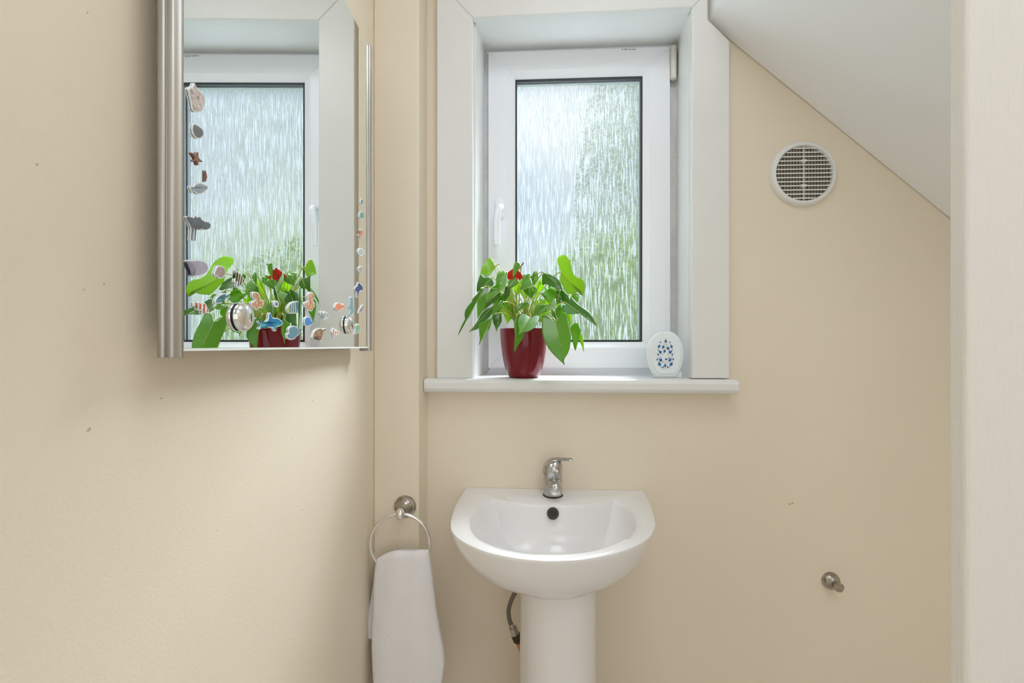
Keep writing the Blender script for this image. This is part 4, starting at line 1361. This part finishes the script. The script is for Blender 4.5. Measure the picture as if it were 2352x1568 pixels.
for k, (cr_, y0_, sl_, tone, tip_, pts_) in enumerate(BROAD):
    broad_leaf(k, cr_, y0_, sl_, tone, tip_, pts_)

# red flower: spathe with spadix
fb = onY(1181, 640, 1.235)
ft = onY(1184, 612, 1.225)
sp_ = leaf(fb, ft, 0.047, (0.1, -0.8, 0.9), 1, 0.30, 0.1, 0.2, k=91, name='flower', m=M_RED)
s1 = bez(fb, fb + Vector((0.005, -0.01, 0.02)), onY(1196, 612, 1.222), onY(1203, 603, 1.22), 8)
so_ = MB().tube(s1, 0.0024, 8, 0.0016).build('spadix', M_BROWN, sp_)
so_.matrix_parent_inverse = Matrix()
# old and budding spadices on thin stems
for k, (a_, b_, y_) in enumerate((((1164, 634), (1153, 618), 1.23), ((1228, 634), (1247, 624), 1.21), ((1136, 614), (1148, 606), 1.25))):
    p0_, p1_ = onY(*a_, y_), onY(*b_, y_)
    o = MB().tube(bez(p0_, p0_.lerp(p1_, 0.3) + Vector((0, 0, 0.003)), p0_.lerp(p1_, 0.7) + Vector((0, 0, 0.002)), p1_, 6), 0.0020 if k != 1 else 0.0010, 8, 0.0014 if k != 1 else 0.0006).build('bud', M_STEM if k != 1 else M_BROWN, plant)
    smoothobj(o)
    c0_ = crown(60 + k)
    smoothobj(MB().tube(bez(c0_, c0_ + Vector((0, 0, 0.05)), p0_ + Vector((0, 0, -0.03)), p0_, 10), 0.0014, 6, 0.0009).build('petiole', M_STEM, plant))
# brown sheaths at the crown
for k in range(11):
    c0_ = crown(30 + k)
    r = random.Random(k)
    tpt = c0_ + Vector((r.uniform(-0.014, 0.014), r.uniform(-0.01, 0.01), r.uniform(0.045, 0.085)))
    smoothobj(MB().tube([c0_ - Vector((0, 0, 0.004)), c0_.lerp(tpt, 0.5) + Vector((0.002, 0, 0)), tpt], 0.0042, 7, 0.0014).build('stem_sheath', M_BROWN, plant))

# ------------------------------------------------------------------ egg shaped air freshener on the sill
ya = 1.268
ac = onY(1528.5, 812, ya)
zb_ = ZS
zt_ = onY(1528, 760, ya).z
fresh = thing('air_freshener', (ac.x, ya, ZS), 'white egg shaped air freshener with blue leaf print at right of the sill', 'air freshener')
Hh = zt_ - zb_
Wh = 41.0 * ya / F


def egg(s, n=64):
    """flat-bottomed egg outline, s scales towards its middle"""
    pts = []
    cz = zb_ + Hh * 0.45
    for i in range(n):
        a = 2 * PI * i / n
        x = Wh * math.sin(a) * (1.0 - 0.10 * math.cos(a) + 0.0 * a)
        z = -math.cos(a)
        z = z * (Hh * 0.56 if z > 0 else Hh * 0.55)
        z = max(z, -(cz - zb_))
        z = min(z, Hh * 0.55 - 0.001)
        pts.append((ac.x + x * s, cz + z * s if s < 1 else cz + z))
    return pts


def eggplate(s, y0, y1, name, m, parent, bevel=0.002):
    p = egg(s)
    return MB().hexa([(x, y0, z) for x, z in p], [(x, y1, z) for x, z in p]).build(name, m, parent, bevel=bevel, segs=3)


eggplate(1.0, ya - 0.002, ya + 0.010, 'back_shell', M_PLAS, fresh, 0.003)
eggplate(0.93, ya - 0.006, ya, 'middle_step', M_PLAS, fresh, 0.002)
eggplate(0.80, ya - 0.0095, ya - 0.004, 'front_panel', M_PLAS, fresh, 0.002)
MB().box((ac.x - 0.030, ya + 0.004, ZS), (ac.x + 0.046, ya + 0.020, ZS + 0.018)).build('foot', M_PLAS, fresh, bevel=0.002)
EX, EY, ES = 1470, 740, 130 / 1456.0
yf = ya - 0.0097


def petal(cx, cy, size, ang):
    """plump leaf drop with a hooked tip, crop coordinates"""
    base_ = [(-0.50, -0.05), (-0.36, 0.36), (0.0, 0.52), (0.36, 0.36), (0.50, -0.02), (0.30, -0.22), (0.16, -0.62), (-0.06, -0.86), (-0.12, -0.42), (-0.30, -0.22)]
    pts = []
    ca, sa = math.cos(math.radians(ang)), math.sin(math.radians(ang))
    for x, y in chaikin(chaikin(chaikin(base_))):
        pts.append((cx + (x * ca - y * sa) * size, cy + (x * sa + y * ca) * size))
    return [onY(EX + x * ES, EY + y * ES, yf) for x, y in pts]


PET = [(660, 485, 72, 0), (527, 515, 34, 40), (768, 515, 34, -40), (490, 620, 72, 30), (808, 620, 72, -25), (595, 635, 74, 195), (722, 670, 76, 150), (632, 742, 68, 200), (520, 765, 80, -50), (778, 765, 80, 45),
       (467, 832, 46, 0), (828, 832, 46, 10), (538, 908, 22, 0), (755, 910, 34, 0), (445, 955, 44, 200), (855, 950, 44, 160), (532, 970, 80, -50), (672, 948, 56, 55), (768, 970, 80, 45), (500, 1075, 88, -20), (800, 1075, 88, 30),
       (648, 1110, 70, 190), (590, 1148, 46, 250), (712, 1148, 46, 70)]
for cx, cy, sz, an_ in PET:
    MB().prism(petal(cx, cy, sz, an_), (0, -0.0007, 0)).build('leaf_cutout', M_BLUE, fresh)
LIN = [(625, 545, 620, 595), (668, 535, 695, 585), (655, 600, 695, 630), (655, 645, 638, 690), (478, 670, 455, 715), (820, 670, 850, 715), (565, 795, 590, 840), (730, 795, 710, 845), (575, 1000, 600, 1050), (720, 1005, 698, 1050), (640, 1020, 630, 1065),
       (620, 970, 605, 995), (530, 1120, 545, 1185), (770, 1120, 757, 1185), (605, 1185, 632, 1205), (698, 1185, 672, 1205), (415, 800, 435, 806), (862, 806, 885, 800), (462, 895, 468, 918), (838, 895, 830, 918), (505, 885, 515, 893), (790, 890, 800, 893)]
for x0, y0, x1, y1 in LIN:
    a_, c_ = Vector((x0, y0)), Vector((x1, y1))
    nrm = Vector((-(c_ - a_).y, (c_ - a_).x)).normalized() * 4.5
    MB().prism([onY(EX + q.x * ES, EY + q.y * ES, yf) for q in (a_ + nrm, c_ + nrm, c_ - nrm, a_ - nrm)], (0, -0.0005, 0)).build('stalk_print', M_INK, fresh)
